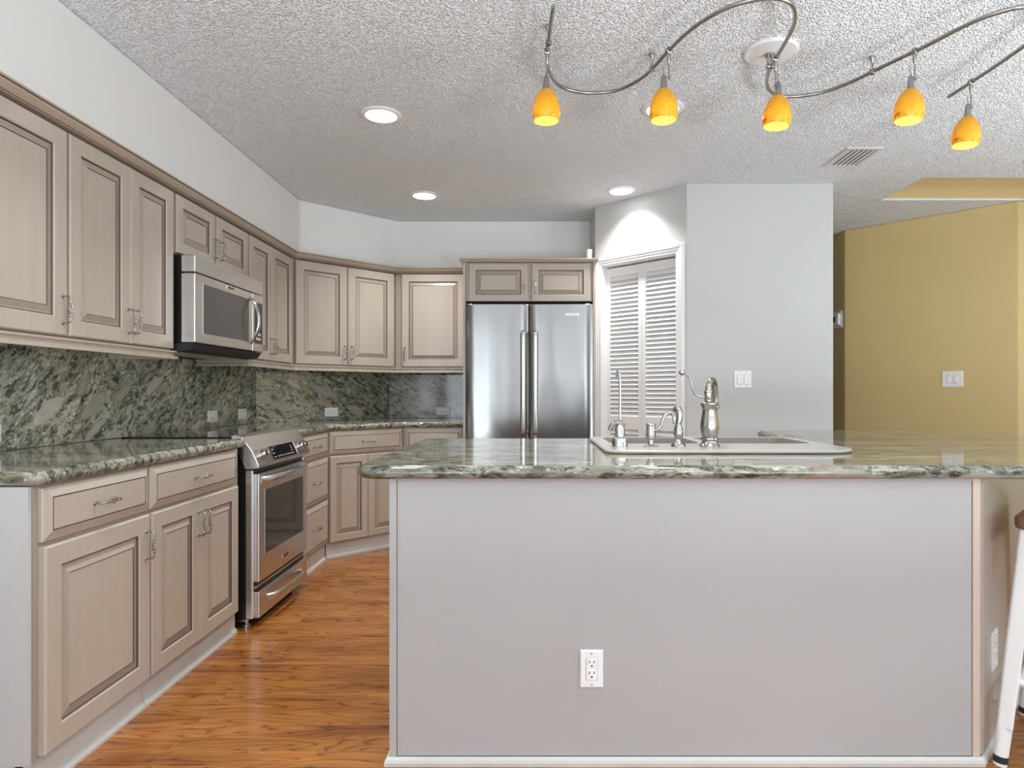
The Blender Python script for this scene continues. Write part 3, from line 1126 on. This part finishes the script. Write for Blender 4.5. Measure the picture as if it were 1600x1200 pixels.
for i in range(2):
    for k in range(3):
        obj('keypad_button', MB().box(.690 + k * .022, .703 + k * .022, -.0698, -.0689, .108 + i * .026, .120 + i * .026), M['plastic'], pn)

# ------------------------------------------------------------------ refrigerator
t = thing('refrigerator', 'stainless steel side-by-side refrigerator with two vertical bar handles', 'refrigerator', (-.461, 4.660, 0), 0)
W = .909
obj('body', MB().box(.006, W - .006, .075, .80, .02, 1.762), M['black'], t)
obj('grille', MB().box(.006, W - .006, .03, .075, .02, .095), M['black'], t)
def fridge_door(x0, x1):
    n = 14
    prof = []
    for i in range(n + 1):
        q = i / n
        x = x0 + (x1 - x0) * q
        edge = min(q, 1 - q)
        y = -.004 * math.sin(math.pi * q)
        if edge < .5 / n: y = .014
        prof.append((x, y))
    poly = prof + [(x1, .070), (x0, .070)]
    mb = MB().prism(poly, .105, 1.772)
    return obj('door', mb, M['steel_fridge'], t, bevel=.004, smooth=True)
for x0, x1, hx in ((0, .4475, .408), (.4545, W, .494)):
    d = fridge_door(x0, x1)
    pts = smooth_path([(hx, -.002, .845), (hx, -.034, .852), (hx, -.048, .90), (hx, -.052, 1.21), (hx, -.048, 1.52), (hx, -.034, 1.568), (hx, -.002, 1.575)], 5)
    obj('handle', MB().tube(pts, .012, 12, (1.25, .75), (1, 0, 0)), M['steel_light'], d, smooth=True)
    hx2 = .03 if x0 == 0 else W - .03
    obj('hinge_cover', MB().xprism([(.02, 1.773), (.01, 1.780), (.10, 1.794), (.12, 1.773)], hx2 - .028, hx2 + .028), M['black'], t, bevel=.003)
mb = MB().box(.712, .805, -.0065, -.001, 1.690, 1.704)
bd = obj('badge', mb, M['steel_light'], d)
mb = MB()
for k in range(7): mb.box(.720 + k * .011, .727 + k * .011, -.0072, -.0064, 1.694, 1.700)
obj('badge_lettering', mb, M['dark_gap'], bd)

# small ornament on the refrigerator cabinet
t = thing('candle_holder', 'small cream candle holder with amber base atop the refrigerator cabinet', 'ornament', (.445, 4.955, 2.105), 0)
obj('base', MB().lathe([(.024, 0), (.026, .008), (.021, .02), (.019, .028)], seg=18), M['amber_dark'], t, smooth=True)
obj('cup', MB().lathe([(.019, .0285), (.020, .05), (.021, .10), (.023, .118), (.020, .118), (.018, .05), (.0001, .045)], seg=18), M['cream'], t, smooth=True)

# ------------------------------------------------------------------ island
t = thing('kitchen_island', 'large pale taupe kitchen island with angled right end', 'island', (0, 0, 0))
out = [(-.433, 2.012), (1.372, 2.012), (1.894, 2.534), (1.894, 3.05), (-.433, 3.05)]
mb = MB()
inn = offset_poly(out, .018)
n = len(out)
v = [(p[0], p[1], 0) for p in out] + [(p[0], p[1], .8775) for p in out] + [(p[0], p[1], 0) for p in inn] + [(p[0], p[1], .8775) for p in inn]
f = []
for i in range(n):
    j = (i + 1) % n
    f += [(i, j, n + j, n + i), (2 * n + j, 2 * n + i, 3 * n + i, 3 * n + j), (n + i, n + j, 3 * n + j, 3 * n + i), (j, i, 2 * n + i, 2 * n + j)]
mb.add(v, f)
obj('body', mb, M['island'], t)
obj('front_panel', MB().box(-.4085, 1.3535, 2.003, 2.0118, .026, .8695), M['island'], t)
mb = MB().box(-.4325, -.4105, 2.0, 2.0118, .026, .8775)
obj('corner_post', mb, M['island'], t)
mb = MB().prism([(1.3555, 2.0), (1.3765, 2.0), (1.3855, 2.0085), (1.3815, 2.0118), (1.3555, 2.0118)], .026, .8775)
obj('corner_post', mb, M['island_wood'], t)
obj('top_rail', MB().box(-.4095, 1.3545, 2.001, 2.0118, .870, .8775), M['island'], t)
mb = MB().box(0, .728, -.009, -.0002, .026, .8775)
o = obj('end_panel', mb, M['island_side'], t)
o.location = (1.384, 2.011, 0); o.rotation_euler = (0, 0, R(45))
prof = [(.0, .0), (.013, .0), (.013, .011), (.010, .019), (.004, .0255), (.0, .0255)]
mb = MB().sweep(prof, [(-.4335, 3.05), (-.4335, 1.9995), (1.379, 1.9995), (1.901, 2.5215), (1.901, 3.0)])
obj('base_shoe', mb, M['toe'], t)

# ---- sink opening and island top
SX0, SX1, SY0, SY1 = .270, 1.200, 2.325, 3.045
hole = round_corners([(SX0 + .025, SY0 + .1), (SX1 - .025, SY0 + .1), (SX1 - .025, SY1 - .025), (SX0 + .025, SY1 - .025)], .04, 6)
top = [(-.535, 1.958), (2.10, 1.958), (2.42, 2.16), (2.60, 2.50), (2.64, 2.90), (2.56, 3.33), (2.38, 3.70), (2.16, 3.84), (1.314, 3.82), (1.314, 3.155), (-.520, 3.155)]
rad = [.075, .5, .4, .4, .4, .4, .3, .3, .05, .03, .05]
slab('island_countertop', round_corners(top, rad, 8), .878, ZT, M['granite_top'], 'polished green granite island top with rounded bar end', 'countertop', [hole])

t = thing('kitchen_sink', 'double-bowl metal drop-in sink set in the island granite', 'sink', (0, 0, ZT))
zr = .0012
bowls = [(SX0 + .055, .690, 2.640, SY1 - .045), (.735, SX1 - .055, 2.640, SY1 - .045)]
holes = [round_corners([(a, c), (b, c), (b, d), (a, d)], .05, 6) for a, b, c, d in bowls]
rim = slab_mesh('rim', round_corners([(SX0, SY0), (SX1, SY0), (SX1, SY1), (SX0, SY1)], [.06, .14, .06, .05], 8), zr, zr + .013, M['sink'], holes)
obj('rim', rim, M['sink'], t)
for (a, b, c, d), h in zip(bowls, holes):
    mb = MB()
    k = len(h)
    q = offset_poly(h, -.0005)
    r1, r2, r3 = offset_poly(h, .004), offset_poly(h, .014), offset_poly(h, .040)
    v = [(p[0], p[1], .0125) for p in q] + [(p[0], p[1], .002) for p in r1] + [(p[0], p[1], -.15) for p in r2] + [(p[0], p[1], -.178) for p in r3]
    f = []
    for L in range(3):
        for i in range(k):
            j = (i + 1) % k
            f.append((L * k + i, L * k + j, L * k + k + j, L * k + k + i))
    f.append(tuple(3 * k + i for i in range(k)))
    mb.add(v, f)
    bo = obj('bowl', mb, M['bowl'], t, smooth=True)
    mb = MB().lathe([(.042, -.1775), (.042, -.1745), (.030, -.1755), (.0001, -.1765)], ((a + b) / 2, (c + d) / 2, 0), 20)
    obj('drain', mb, M['chrome'], bo)

ZS = ZT + .0145
PX = 2.5 / 1020
# main faucet
t = thing('faucet', 'tall brushed nickel faucet with fluted body, hooked spout and ball lever', 'faucet', (.686, 2.50, ZS))
obj('base', MB().lathe([(.039, 0), (.039, .004), (.034, .010), (.030, .018), (.029, .022), (.034, .026), (.034, .033), (.028, .036)], seg=28), M['nickel'], t, smooth=True)
obj('body', MB().lathe([(.028, .0362), (.031, .048), (.035, .072), (.0345, .085), (.031, .11), (.0275, .130), (.028, .148), (.033, .156), (.0345, .160), (.0345, .165), (.028, .169), (.015, .172)],
                       seg=64, lobes=10, depth=.025), M['nickel'], t, smooth=True)
obj('hub', MB().lathe([(.013, .1722), (.013, .178), (.0145, .182), (.0145, .205), (.017, .207), (.017, .212), (.013, .214)], (-.006, 0, 0), 20), M['nickel'], t, smooth=True)
pts = smooth_path([(-.006, 0, .212), (-.002, .004, .232), (.012, .028, .252), (.030, .062, .255), (.046, .098, .238), (.054, .118, .200), (.0565, .124, .158)], 6)
sp = obj('spout', MB().tube(pts, .0115, 14), M['nickel'], t, smooth=True)
obj('spout_tip', MB().lathe([(.0125, .0), (.018, -.006), (.018, -.012), (.013, -.017)], (.0565, .124, .158), 18), M['nickel'], sp, smooth=True)
def px(x, y, cx, by, dy=0): return ((x - cx) / 3.636 * PX, dy, (by - y) / 3.636 * PX)
lev = [px(740, 215, 763, 497), px(705, 213, 763, 497), px(680, 198, 763, 497), px(664, 155, 763, 497), px(650, 110, 763, 497), px(630, 90, 763, 497), px(612, 80, 763, 497)]
lv = obj('lever', MB().tube(smooth_path(lev, 5), .0042, 10), M['nickel'], t, smooth=True)
obj('lever_ball', MB().ball(px(605, 78, 763, 497), .0120), M['nickel'], lv, smooth=True)

# soap dispenser
t = thing('soap_dispenser', 'brushed nickel soap dispenser with curved spout beside the sprayer', 'soap dispenser', (.4605, 2.50, ZS))
obj('flange', MB().lathe([(.028, 0), (.028, .002), (.018, .005), (.0115, .007)], seg=24), M['nickel'], t, smooth=True)
obj('body', MB().lathe([(.0115, .0072), (.0105, .026), (.017, .029), (.0185, .045), (.0175, .065), (.0165, .078), (.020, .082), (.020, .0865), (.012, .089)], seg=24), M['nickel'], t, smooth=True)
q = lambda x, y, dy=-0.012: px(x, y, 424, 497, dy)
pts = smooth_path([q(424, 396, -.004), q(452, 402), q(475, 385), q(488, 345), q(508, 314), q(532, 304), q(548, 322), q(553, 352)], 5)
sp = obj('spout', MB().tube(pts, [.0062] * 12 + [.0055] * (len(pts) - 12), 10), M['nickel'], t, smooth=True)
obj('spout_tip', MB().ball(q(555, 362), .0075, sq=(1, 1, .8)), M['nickel'], sp, smooth=True)

# side sprayer
t = thing('side_sprayer', 'brushed nickel side sprayer with bell base standing on the sink deck', 'sprayer', (.5665, 2.50, ZS))
obj('base', MB().lathe([(.0285, 0), (.028, .004), (.021, .014), (.0145, .023), (.0125, .027)], seg=24), M['nickel'], t, smooth=True)
obj('grip', MB().lathe([(.0125, .0272), (.016, .036), (.0178, .050), (.0165, .066), (.0125, .078), (.013, .083)], seg=24), M['nickel'], t, smooth=True)
pts = smooth_path([(.0, 0, .083), (.004, 0, .105), (.004, .001, .128), (.001, .006, .140), (-.004, .018, .143), (-.006, .030, .136)], 5)
obj('spray_head', MB().tube(pts, [.0105 + .003 * math.sin(math.pi * i / (len(pts) - 1)) for i in range(len(pts))], 14), M['nickel'], t, smooth=True)

# drinking water tap
t = thing('filtered_water_tap', 'slim chrome filtered water tap with tall straight spout', 'faucet', (.3420, 2.50, ZS))
obj('base', MB().lathe([(.0305, 0), (.0305, .030), (.028, .0335), (.020, .036)], seg=28), M['chrome'], t, smooth=True)
obj('body', MB().lathe([(.019, .0362), (.0195, .055), (.0185, .075), (.016, .088), (.011, .094), (.006, .106)], seg=24), M['chrome'], t, smooth=True)
pts = smooth_path([(.014, -.010, .082), (-.006, -.018, .092), (-.026, -.016, .088), (-.036, -.012, .072), (-.038, -.010, .062)], 5)
obj('lever', MB().tube(pts, [.012 + .004 * math.sin(math.pi * i / (len(pts) - 1)) for i in range(len(pts))], 12, (.55, 1.25)), M['chrome'], t, smooth=True)
pts = smooth_path([(.001, 0, .104), (.001, 0, .20), (0, 0, .262), (-.001, .010, .284), (-.002, .035, .292), (-.003, .058, .280), (-.003, .064, .262)], 6)
obj('spout', MB().tube(pts, .0046, 10), M['chrome'], t, smooth=True)

# ------------------------------------------------------------------ outlets, switches, thermostat
def plate(name, label, cat, loc, rz, w, h, kind, group=None, tilt=False):
    """wall plate facing local -y, centred on loc"""
    t = thing(name, label, cat, loc, rz, group)
    obj('cover_plate', MB().rings(-w / 2, w / 2, -h / 2, h / 2, [(0, 0), (0, -.003), (.003, -.006)]), M['plastic'], t)
    if kind == 'duplex_v':
        obj('receptacle', MB().rings(-.0168, .0168, -.0335, .0335, [(0, -.006), (0, -.0065), (.001, -.0078)]), M['plastic'], t)
        for z in (.0165, -.0165):
            sk = obj('socket', MB().rings(-.0155, .0155, z - .0150, z + .0150, [(0, -.0078), (.001, -.0083)]), M['plastic'], t)
            obj('slot', MB().box(-.0085, -.0060, -.0088, -.0082, z + .002, z + .011), M['dark_gap'], sk)
            obj('slot', MB().box(.0060, .0085, -.0088, -.0082, z + .003, z + .010), M['dark_gap'], sk)
            obj('slot', MB().tube([(0, -.0082, z - .006), (0, -.0088, z - .006)], .003, 10), M['dark_gap'], sk)
        mb = MB()
        mb.box(-.0178, -.0168, -.0066, -.0058, -.0345, .0345); mb.box(.0168, .0178, -.0066, -.0058, -.0345, .0345); mb.box(-.0178, .0178, -.0066, -.0058, .0335, .0345)
        obj('receptacle_gap', mb, M['plastic_grey'], t)
        mb = MB()
        for z in (.048, -.048): mb.tube([(0, -.0055, z), (0, -.0068, z)], .0030, 10)
        obj('screws', mb, M['plastic_grey'], t)
    if kind == 'duplex_h':
        obj('receptacle', MB().rings(-.0335, .0335, -.0168, .0168, [(0, -.006), (0, -.0065), (.001, -.0078)]), M['plastic'], t)
        for x in (.0165, -.0165):
            sk = obj('socket', MB().rings(x - .0150, x + .0150, -.0155, .0155, [(0, -.0078), (.001, -.0083)]), M['plastic'], t)
            obj('slot', MB().box(x - .008, x + .002, -.0088, -.0082, .0060, .0085), M['dark_gap'], sk)
            obj('slot', MB().box(x - .008, x + .002, -.0088, -.0082, -.0085, -.0060), M['dark_gap'], sk)
            obj('slot', MB().tube([(x + .009, -.0082, 0), (x + .009, -.0088, 0)], .003, 10), M['dark_gap'], sk)
    if kind == 'rocker_h':
        obj('rocker', MB().rings(-.0335, .0335, -.0168, .0168, [(0, -.006), (0, -.0075), (.003, -.0105)]), M['plastic'], t)
        mb = MB()
        mb.box(-.0345, .0345, -.0066, -.0058, -.0178, -.0168); mb.box(-.0345, -.0335, -.0066, -.0058, -.0168, .0168)
        obj('rocker_gap', mb, M['plastic_grey'], t)
    if kind == 'rocker_2':
        for x in (-.023, .023):
            obj('rocker', MB().rings(x - .0155, x + .0155, -.0325, .0325, [(0, -.006), (0, -.0075), (.003, -.0105)]), M['plastic'], t)
            mb = MB()
            mb.box(x - .0170, x - .0155, -.0066, -.0058, -.034, .034); mb.box(x + .0155, x + .0170, -.0066, -.0058, -.034, .034)
            mb.box(x - .0170, x + .0170, -.0066, -.0058, .0325, .034); mb.box(x - .0170, x + .0170, -.0066, -.0058, -.034, -.0325)
            obj('rocker_gap', mb, M['plastic_grey'], t)
        mb = MB()
        for x in (-.023, .023):
            for z in (.048, -.048): mb.tube([(x, -.0055, z), (x, -.0068, z)], .0028, 8)
        obj('screws', mb, M['plastic_grey'], t)
    return t


OG = 'white outlet plates'
plate('outlet', 'white horizontal outlet plate on the left granite at the picture edge', 'outlet', (-1.9996, 2.405, .987), L90, .115, .070, 'duplex_h', OG)
plate('light_switch', 'white switch plate on the left granite, nearer one before the range', 'light switch', (-1.9996, 4.10, .990), L90, .118, .074, 'rocker_h', 'backsplash switches')
plate('light_switch', 'white switch plate on the left granite, next to the corner seam', 'light switch', (-1.9996, 4.525, .990), L90, .118, .074, 'rocker_h', 'backsplash switches')
k = (517.5 - 829) / 1020
tt = (k * 4.757 + 2.0) / (1 - k)
plate('outlet', 'white horizontal outlet plate on the diagonal corner granite', 'outlet', (-2.0 + tt + .0003, 4.757 + tt - .0003, .984), R(45), .115, .070, 'duplex_h', OG)
plate('outlet', 'white horizontal outlet plate on the back granite by the refrigerator', 'outlet', ((692.5 - 829) / 1020 * 5.56, 5.5596, .980), 0, .115, .070, 'duplex_h', OG)
plate('outlet', 'white vertical duplex outlet low on the island front panel', 'outlet', (.187, 2.0026, .294), 0, .0705, .1145, 'duplex_v', OG)
plate('outlet', 'white vertical outlet on the angled end of the island', 'outlet', (1.3904 + .106, 2.0046 + .106, .310), R(45), .074, .122, 'duplex_v', OG)
plate('light_switch', 'white double switch on the white wall right of the pantry door', 'light switch', (1.442, 4.4396, 1.228), 0, .118, .118, 'rocker_2', 'double wall switches')
al = math.atan2(4.842 - 5.737, 3.62 - 2.76)
kx = (1488.5 - 829) / 1020
q = (kx * 5.737 - 2.76) / ((3.62 - 2.76) - kx * (4.842 - 5.737))
plate('light_switch', 'white double switch on the mustard yellow hallway wall', 'light switch', (2.76 + .86 * q - .0005, 5.737 - .895 * q - .0005, 1.245), al, .142, .126, 'rocker_2', 'double wall switches')
t = thing('thermostat', 'white thermostat on the yellow hallway wall beside the white corner', 'thermostat', (2.7598, 5.85, 1.79), R(-90))
obj('back_plate', MB().rings(-.075, .075, -.075, .075, [(0, 0), (0, -.008), (.006, -.012)]), M['plastic'], t)
obj('housing', MB().rings(-.062, .062, -.050, .050, [(0, -.012), (0, -.030), (.006, -.036)]), M['plastic'], t)
obj('screen', MB().box(-.045, .010, -.0368, -.0355, -.022, .030), M['dark_gap'], t)

# ------------------------------------------------------------------ ceiling fittings
def recessed(label, x, y):
    t = thing('recessed_light', label, 'ceiling light', (x, y, ZC), 0, 'recessed ceiling lights')
    obj('trim_ring', MB().lathe([(.078, -.0005), (.104, -.0005), (.104, -.004), (.098, -.008), (.080, -.010), (.078, -.006)], seg=40), M['white_trim'], t, smooth=True)
    obj('lens', MB().lathe([(.0775, -.001), (.0775, -.007), (.060, -.0105), (.0001, -.0115)], seg=40), M['lens'], t, smooth=True)
    d = bpy.data.lights.new('recessed_lamp', 'AREA')
    d.shape = 'DISK'; d.size = .15; d.energy = 7.2; d.spread = R(112); d.color = (1.0, .985, .96)
    l = bpy.data.objects.new('recessed_lamp', d)
    COL.objects.link(l)
    l.parent = t; l.location = (0, 0, -.013)
recessed('round recessed ceiling light above the aisle, nearer one of the left pair', -.766, 3.345)
recessed('round recessed ceiling light in front of the back soffit', -.767, 4.71)
recessed('round recessed ceiling light beside the diagonal pantry wall', .637, 4.60)
recessed('round recessed ceiling light half hidden behind an amber pendant', .662, 3.27)
recessed('round recessed ceiling light overhead, out of the picture above the left counter', -.766, 1.93)  # unseen lamp in line with the grid, added to light the lower cabinets
recessed('round recessed ceiling light overhead, out of the picture above the island front', .66, 1.80)  # second unseen lamp, added for light on the cabinets and island

t = thing('air_vent', 'white louvered air supply vent in the ceiling', 'vent', (1.945, 3.945, ZC))
mb = MB()
a, b = .105, .155
mb.box(-a, a, -b, -b + .022, -.008, -.0003); mb.box(-a, a, b - .022, b, -.008, -.0003)
mb.box(-a, -a + .022, -b + .022, b - .022, -.008, -.0003); mb.box(a - .022, a, -b + .022, b - .022, -.008, -.0003)
obj('frame', mb, M['vent'], t)
mb = MB()
for k in range(6):
    x = -.070 + k * .028
    mb.add([(x - .0135, -b + .022, -.0075), (x + .0105, -b + .022, -.003), (x + .0105, b - .022, -.003), (x - .0135, b - .022, -.0075),
            (x - .0135, -b + .022, -.0062), (x + .0105, -b + .022, -.0017), (x + .0105, b - .022, -.0017), (x - .0135, b - .022, -.0062)],
           [(0, 1, 2, 3), (7, 6, 5, 4), (0, 4, 5, 1), (1, 5, 6, 2), (2, 6, 7, 3), (3, 7, 4, 0)])
obj('louver_blades', mb, M['vent'], t)
obj('backing', MB().box(-a + .02, a - .02, -b + .02, b - .02, -.0006, -.0002), M['vent_dark'], t)

ZR = 2.50
def rp(x, y, z=ZR):
    Y = (z - CAM_H) * 1020 / (613 - y)
    return ((x - 829) / 1020 * Y, Y, z)
rail_px = [(865, 10), (861, 35), (858, 60), (855, 80), (857, 108), (869, 129), (890, 140.5), (925, 145.5), (965, 141), (1000, 124), (1019, 108), (1045, 79), (1080, 46), (1120, 20), (1160, 4),
           (1200, -3), (1228, 1), (1241, 15), (1240, 40), (1226, 68), (1212, 91), (1201, 112), (1198, 130), (1204, 143), (1222, 150), (1252, 150), (1290, 143), (1330, 128), (1363, 112),
           (1400, 94), (1450, 70), (1500, 44), (1540, 26), (1580, 14), (1600, 11)]
path = [rp(*p) for p in rail_px] + [(1.80, 2.30, ZR), (1.87, 2.345, ZR), (1.92, 2.43, ZR), (1.936, 2.56, ZR), (1.936, 2.74, ZR), (1.930, 2.86, ZR), (1.921, 3.0, ZR)]
t = thing('track_light_rail', 'wavy satin nickel track rail snaking beneath the popcorn ceiling', 'track light', (1.0, 2.72, ZC))
def loc(p): return (p[0] - 1.0, p[1] - 2.72, p[2] - ZC)
obj('rail', MB().tube([loc(p) for p in smooth_path(path, 5)], .0078, 10), M['rail'], t, smooth=True)
for pxy in ((857, 66), (1019, 108), (1363, 112)):
    p = loc(rp(*pxy))
    mb = MB().tube([(p[0], p[1], -.0005), (p[0], p[1], -.008), (p[0], p[1], -.022), (p[0], p[1], -.030)], [.013, .013, .006, .0045], 14)
    mb.tube([(p[0], p[1], -.030), (p[0], p[1], p[2] + .008)], .0035, 10)
    mb.lathe([(.0085, -.012), (.0118, -.009), (.0118, .009), (.0085, .012)], p, 14)
    obj('standoff', mb, M['rail'], t, smooth=True)
cn = obj('canopy', MB().lathe([(.108, -.0005), (.108, -.006), (.102, -.012), (.0001, -.014)], (0, 0, 0), 40), M['cream'], t, smooth=True)
cn.data.materials.clear(); cn.data.materials.append(M['white_trim'])
p = loc(rp(1203, 104))
mb = MB().tube([(p[0], p[1], -.012), (p[0], p[1], -.020)], .020, 16)
mb.tube([(p[0] - .008, p[1], -.018), (p[0] - .008, p[1], p[2])], .005, 10)
mb.tube([(p[0] + .008, p[1], -.018), (p[0] + .008, p[1], p[2])], .005, 10)
mb.tube([(p[0] - .014, p[1], p[2]), (p[0] + .014, p[1], p[2])], .011, 14)
obj('power_feed', mb, M['rail'], t, smooth=True)

# pendants
def shade_profile():
    outer = [(.0165, .0), (.0225, -.004), (.0330, -.015), (.0425, -.032), (.0500, -.052), (.0550, -.074), (.0570, -.094), (.0555, -.110), (.0510, -.125)]
    inner = [(r - .0035, h + (.001 if i else -.0)) for i, (r, h) in enumerate(outer)]
    return outer + [(outer[-1][0] - .0018, -.1262)] + inner[::-1]
RAILP = [Vector(q) for q in smooth_path(path, 5)]
def ring(mb, c, axis, r_in, r_out, width, seg=18):
    """short collar round the rail"""
    a = Vector(axis).normalized()
    u = a.cross(Vector((0, 0, 1))).normalized()
    w = u.cross(a)
    v, f = [], []
    for k in range(seg):
        q = 2 * math.pi * k / seg
        d = u * math.cos(q) + w * math.sin(q)
        for r, o in ((r_in, -width), (r_out, -width * .8), (r_out, width * .8), (r_in, width)):
            p = Vector(c) + d * r + a * o
            v.append(tuple(p))
    for k in range(seg):
        k2 = (k + 1) % seg
        for m in range(4):
            m2 = (m + 1) % 4
            f.append((k * 4 + m, k2 * 4 + m, k2 * 4 + m2, k * 4 + m2))
    return mb.add(v, f)


def pendant(label, clamp, scx, lean=0.0):
    p = rp(*clamp)
    i = min(range(2, len(RAILP) - 2), key=lambda q: (RAILP[q] - Vector(p)).length)
    p = tuple(RAILP[i])
    axis = RAILP[i + 1] - RAILP[i - 1]
    sx = (scx - 829) / 1020 * p[1]
    t = thing('pendant_lamp', label, 'pendant lamp', p, 0, 'amber pendants on the curved track')
    dx = sx - p[0]
    mb = ring(MB(), (0, 0, 0), axis, .0090, .0130, .0095)
    mb.tube([(0, 0, -.0125), (0, 0, -.045), (0, 0, -.052)], [.0085, .0065, .003], 12)
    obj('clamp', mb, M['rail'], t, smooth=True)
    mb = MB().tube([(0, 0, -.050), (0, 0, -.108)], .003, 8)
    mb.tube([(0, 0, -.104), (0, 0, -.114)], .0065, 10)
    mb.tube([(0, 0, -.109), (dx * .8, 0, -.116)], .0035, 8)
    mb.tube([(dx, 0, -.112), (dx, 0, -.066), (dx, 0, -.060)], [.0022, .0022, .004], 8)
    obj('stem', mb, M['rail'], t, smooth=True)
    zs = -.152
    obj('socket', MB().lathe([(.006, .055), (.0095, .048), (.0130, .020), (.0155, .0), (.0165, -.006)], (dx, 0, zs), 20), M['rail'], t, smooth=True)
    mb = MB().lathe(shade_profile(), seg=40)
    for q in range(9 * 40, 18 * 40): mb.s[q] = 1
    sh = obj('glass_shade', mb, [M['amber'], M['amber_in']], t, smooth=True)
    sh.location = (dx, 0, zs)
    sh.rotation_euler = (0, R(lean), 0)
    bl = obj('bulb', MB().ball((dx, 0, zs - .088), .016), M['bulb'], t, smooth=True)
    d = bpy.data.lights.new('pendant_bulb', 'POINT')
    d.energy = 0.40; d.color = (1.0, .90, .66); d.shadow_soft_size = .02
    l = bpy.data.objects.new('pendant_bulb', d)
    COL.objects.link(l)
    l.parent = t; l.location = (dx, 0, zs - .109)
pendant('amber glass pendant lamp at the left end of the curved track', (855, 80), 853.5)
pendant('amber glass pendant lamp in front of a recessed ceiling light', (1045, 79), 1037)
pendant('amber glass pendant lamp beneath the round white ceiling canopy', (1212, 91), 1216, 4)
pendant('amber glass pendant lamp on the track above the ceiling vent', (1429, 80), 1423, 5)
pendant('amber glass pendant lamp on the free right-hand end of the track', (1514, 129), 1512, 5)

# ------------------------------------------------------------------ bar stool
t = thing('bar_stool', 'white bar stool with dark wood seat at the right picture edge', 'stool', (1.752, 2.0, 0), R(45))
hs = .195
seat = round_corners([(-hs, -hs), (hs, -hs), (hs, hs), (-hs, hs)], .035, 6)
obj('seat', MB().prism(seat, .722, .764), M['stool_seat'], t, bevel=.010, seg=3)
mb = MB()
a = .155
for s in (-1, 1):
    mb.box(-a, a, s * a - .011, s * a + .011, .655, .7215); mb.box(s * a - .011, s * a + .011, -a + .011, a - .011, .655, .7215)
obj('apron', mb, M['stool_white'], t)
ft = .222
for sx in (-1, 1):
    for sy in (-1, 1):
        def at(z): q = 1 - z / .72; return Vector((sx * (.160 + (ft - .160) * q), sy * (.160 + (ft - .160) * q), z))
        mb = MB().tube([at(.7215), at(.40), at(.115)], [.032, .031, .028], 4, (1.25, .85), (1, 1, 0))
        lg = obj('leg', mb, M['stool_white'], t, bevel=.006)
        mb = MB().tube([at(.120), at(.030)], [.021, .019], 18)
        mb.tube([at(.010), at(.0)], [.0185, .0180], 18)
        obj('ferrule', mb, M['stool_white'], lg, smooth=True)
        obj('foot_band', MB().tube([at(.0300), at(.010)], .0196, 18), M['rubber'], lg, smooth=True)
for z, (u0, u1) in ((.20, (0, 1)), (.26, (1, 0))):
    for s in (-1, 1):
        q = 1 - z / .72
        r = .160 + (ft - .160) * q
        mb = MB()
        if u0 == 0: mb.tube([(-r, s * r, z), (r, s * r, z)], .012, 12)
        else: mb.tube([(s * r, -r, z), (s * r, r, z)], .012, 12)
        obj('stretcher', mb, M['stool_white'], t, smooth=True)
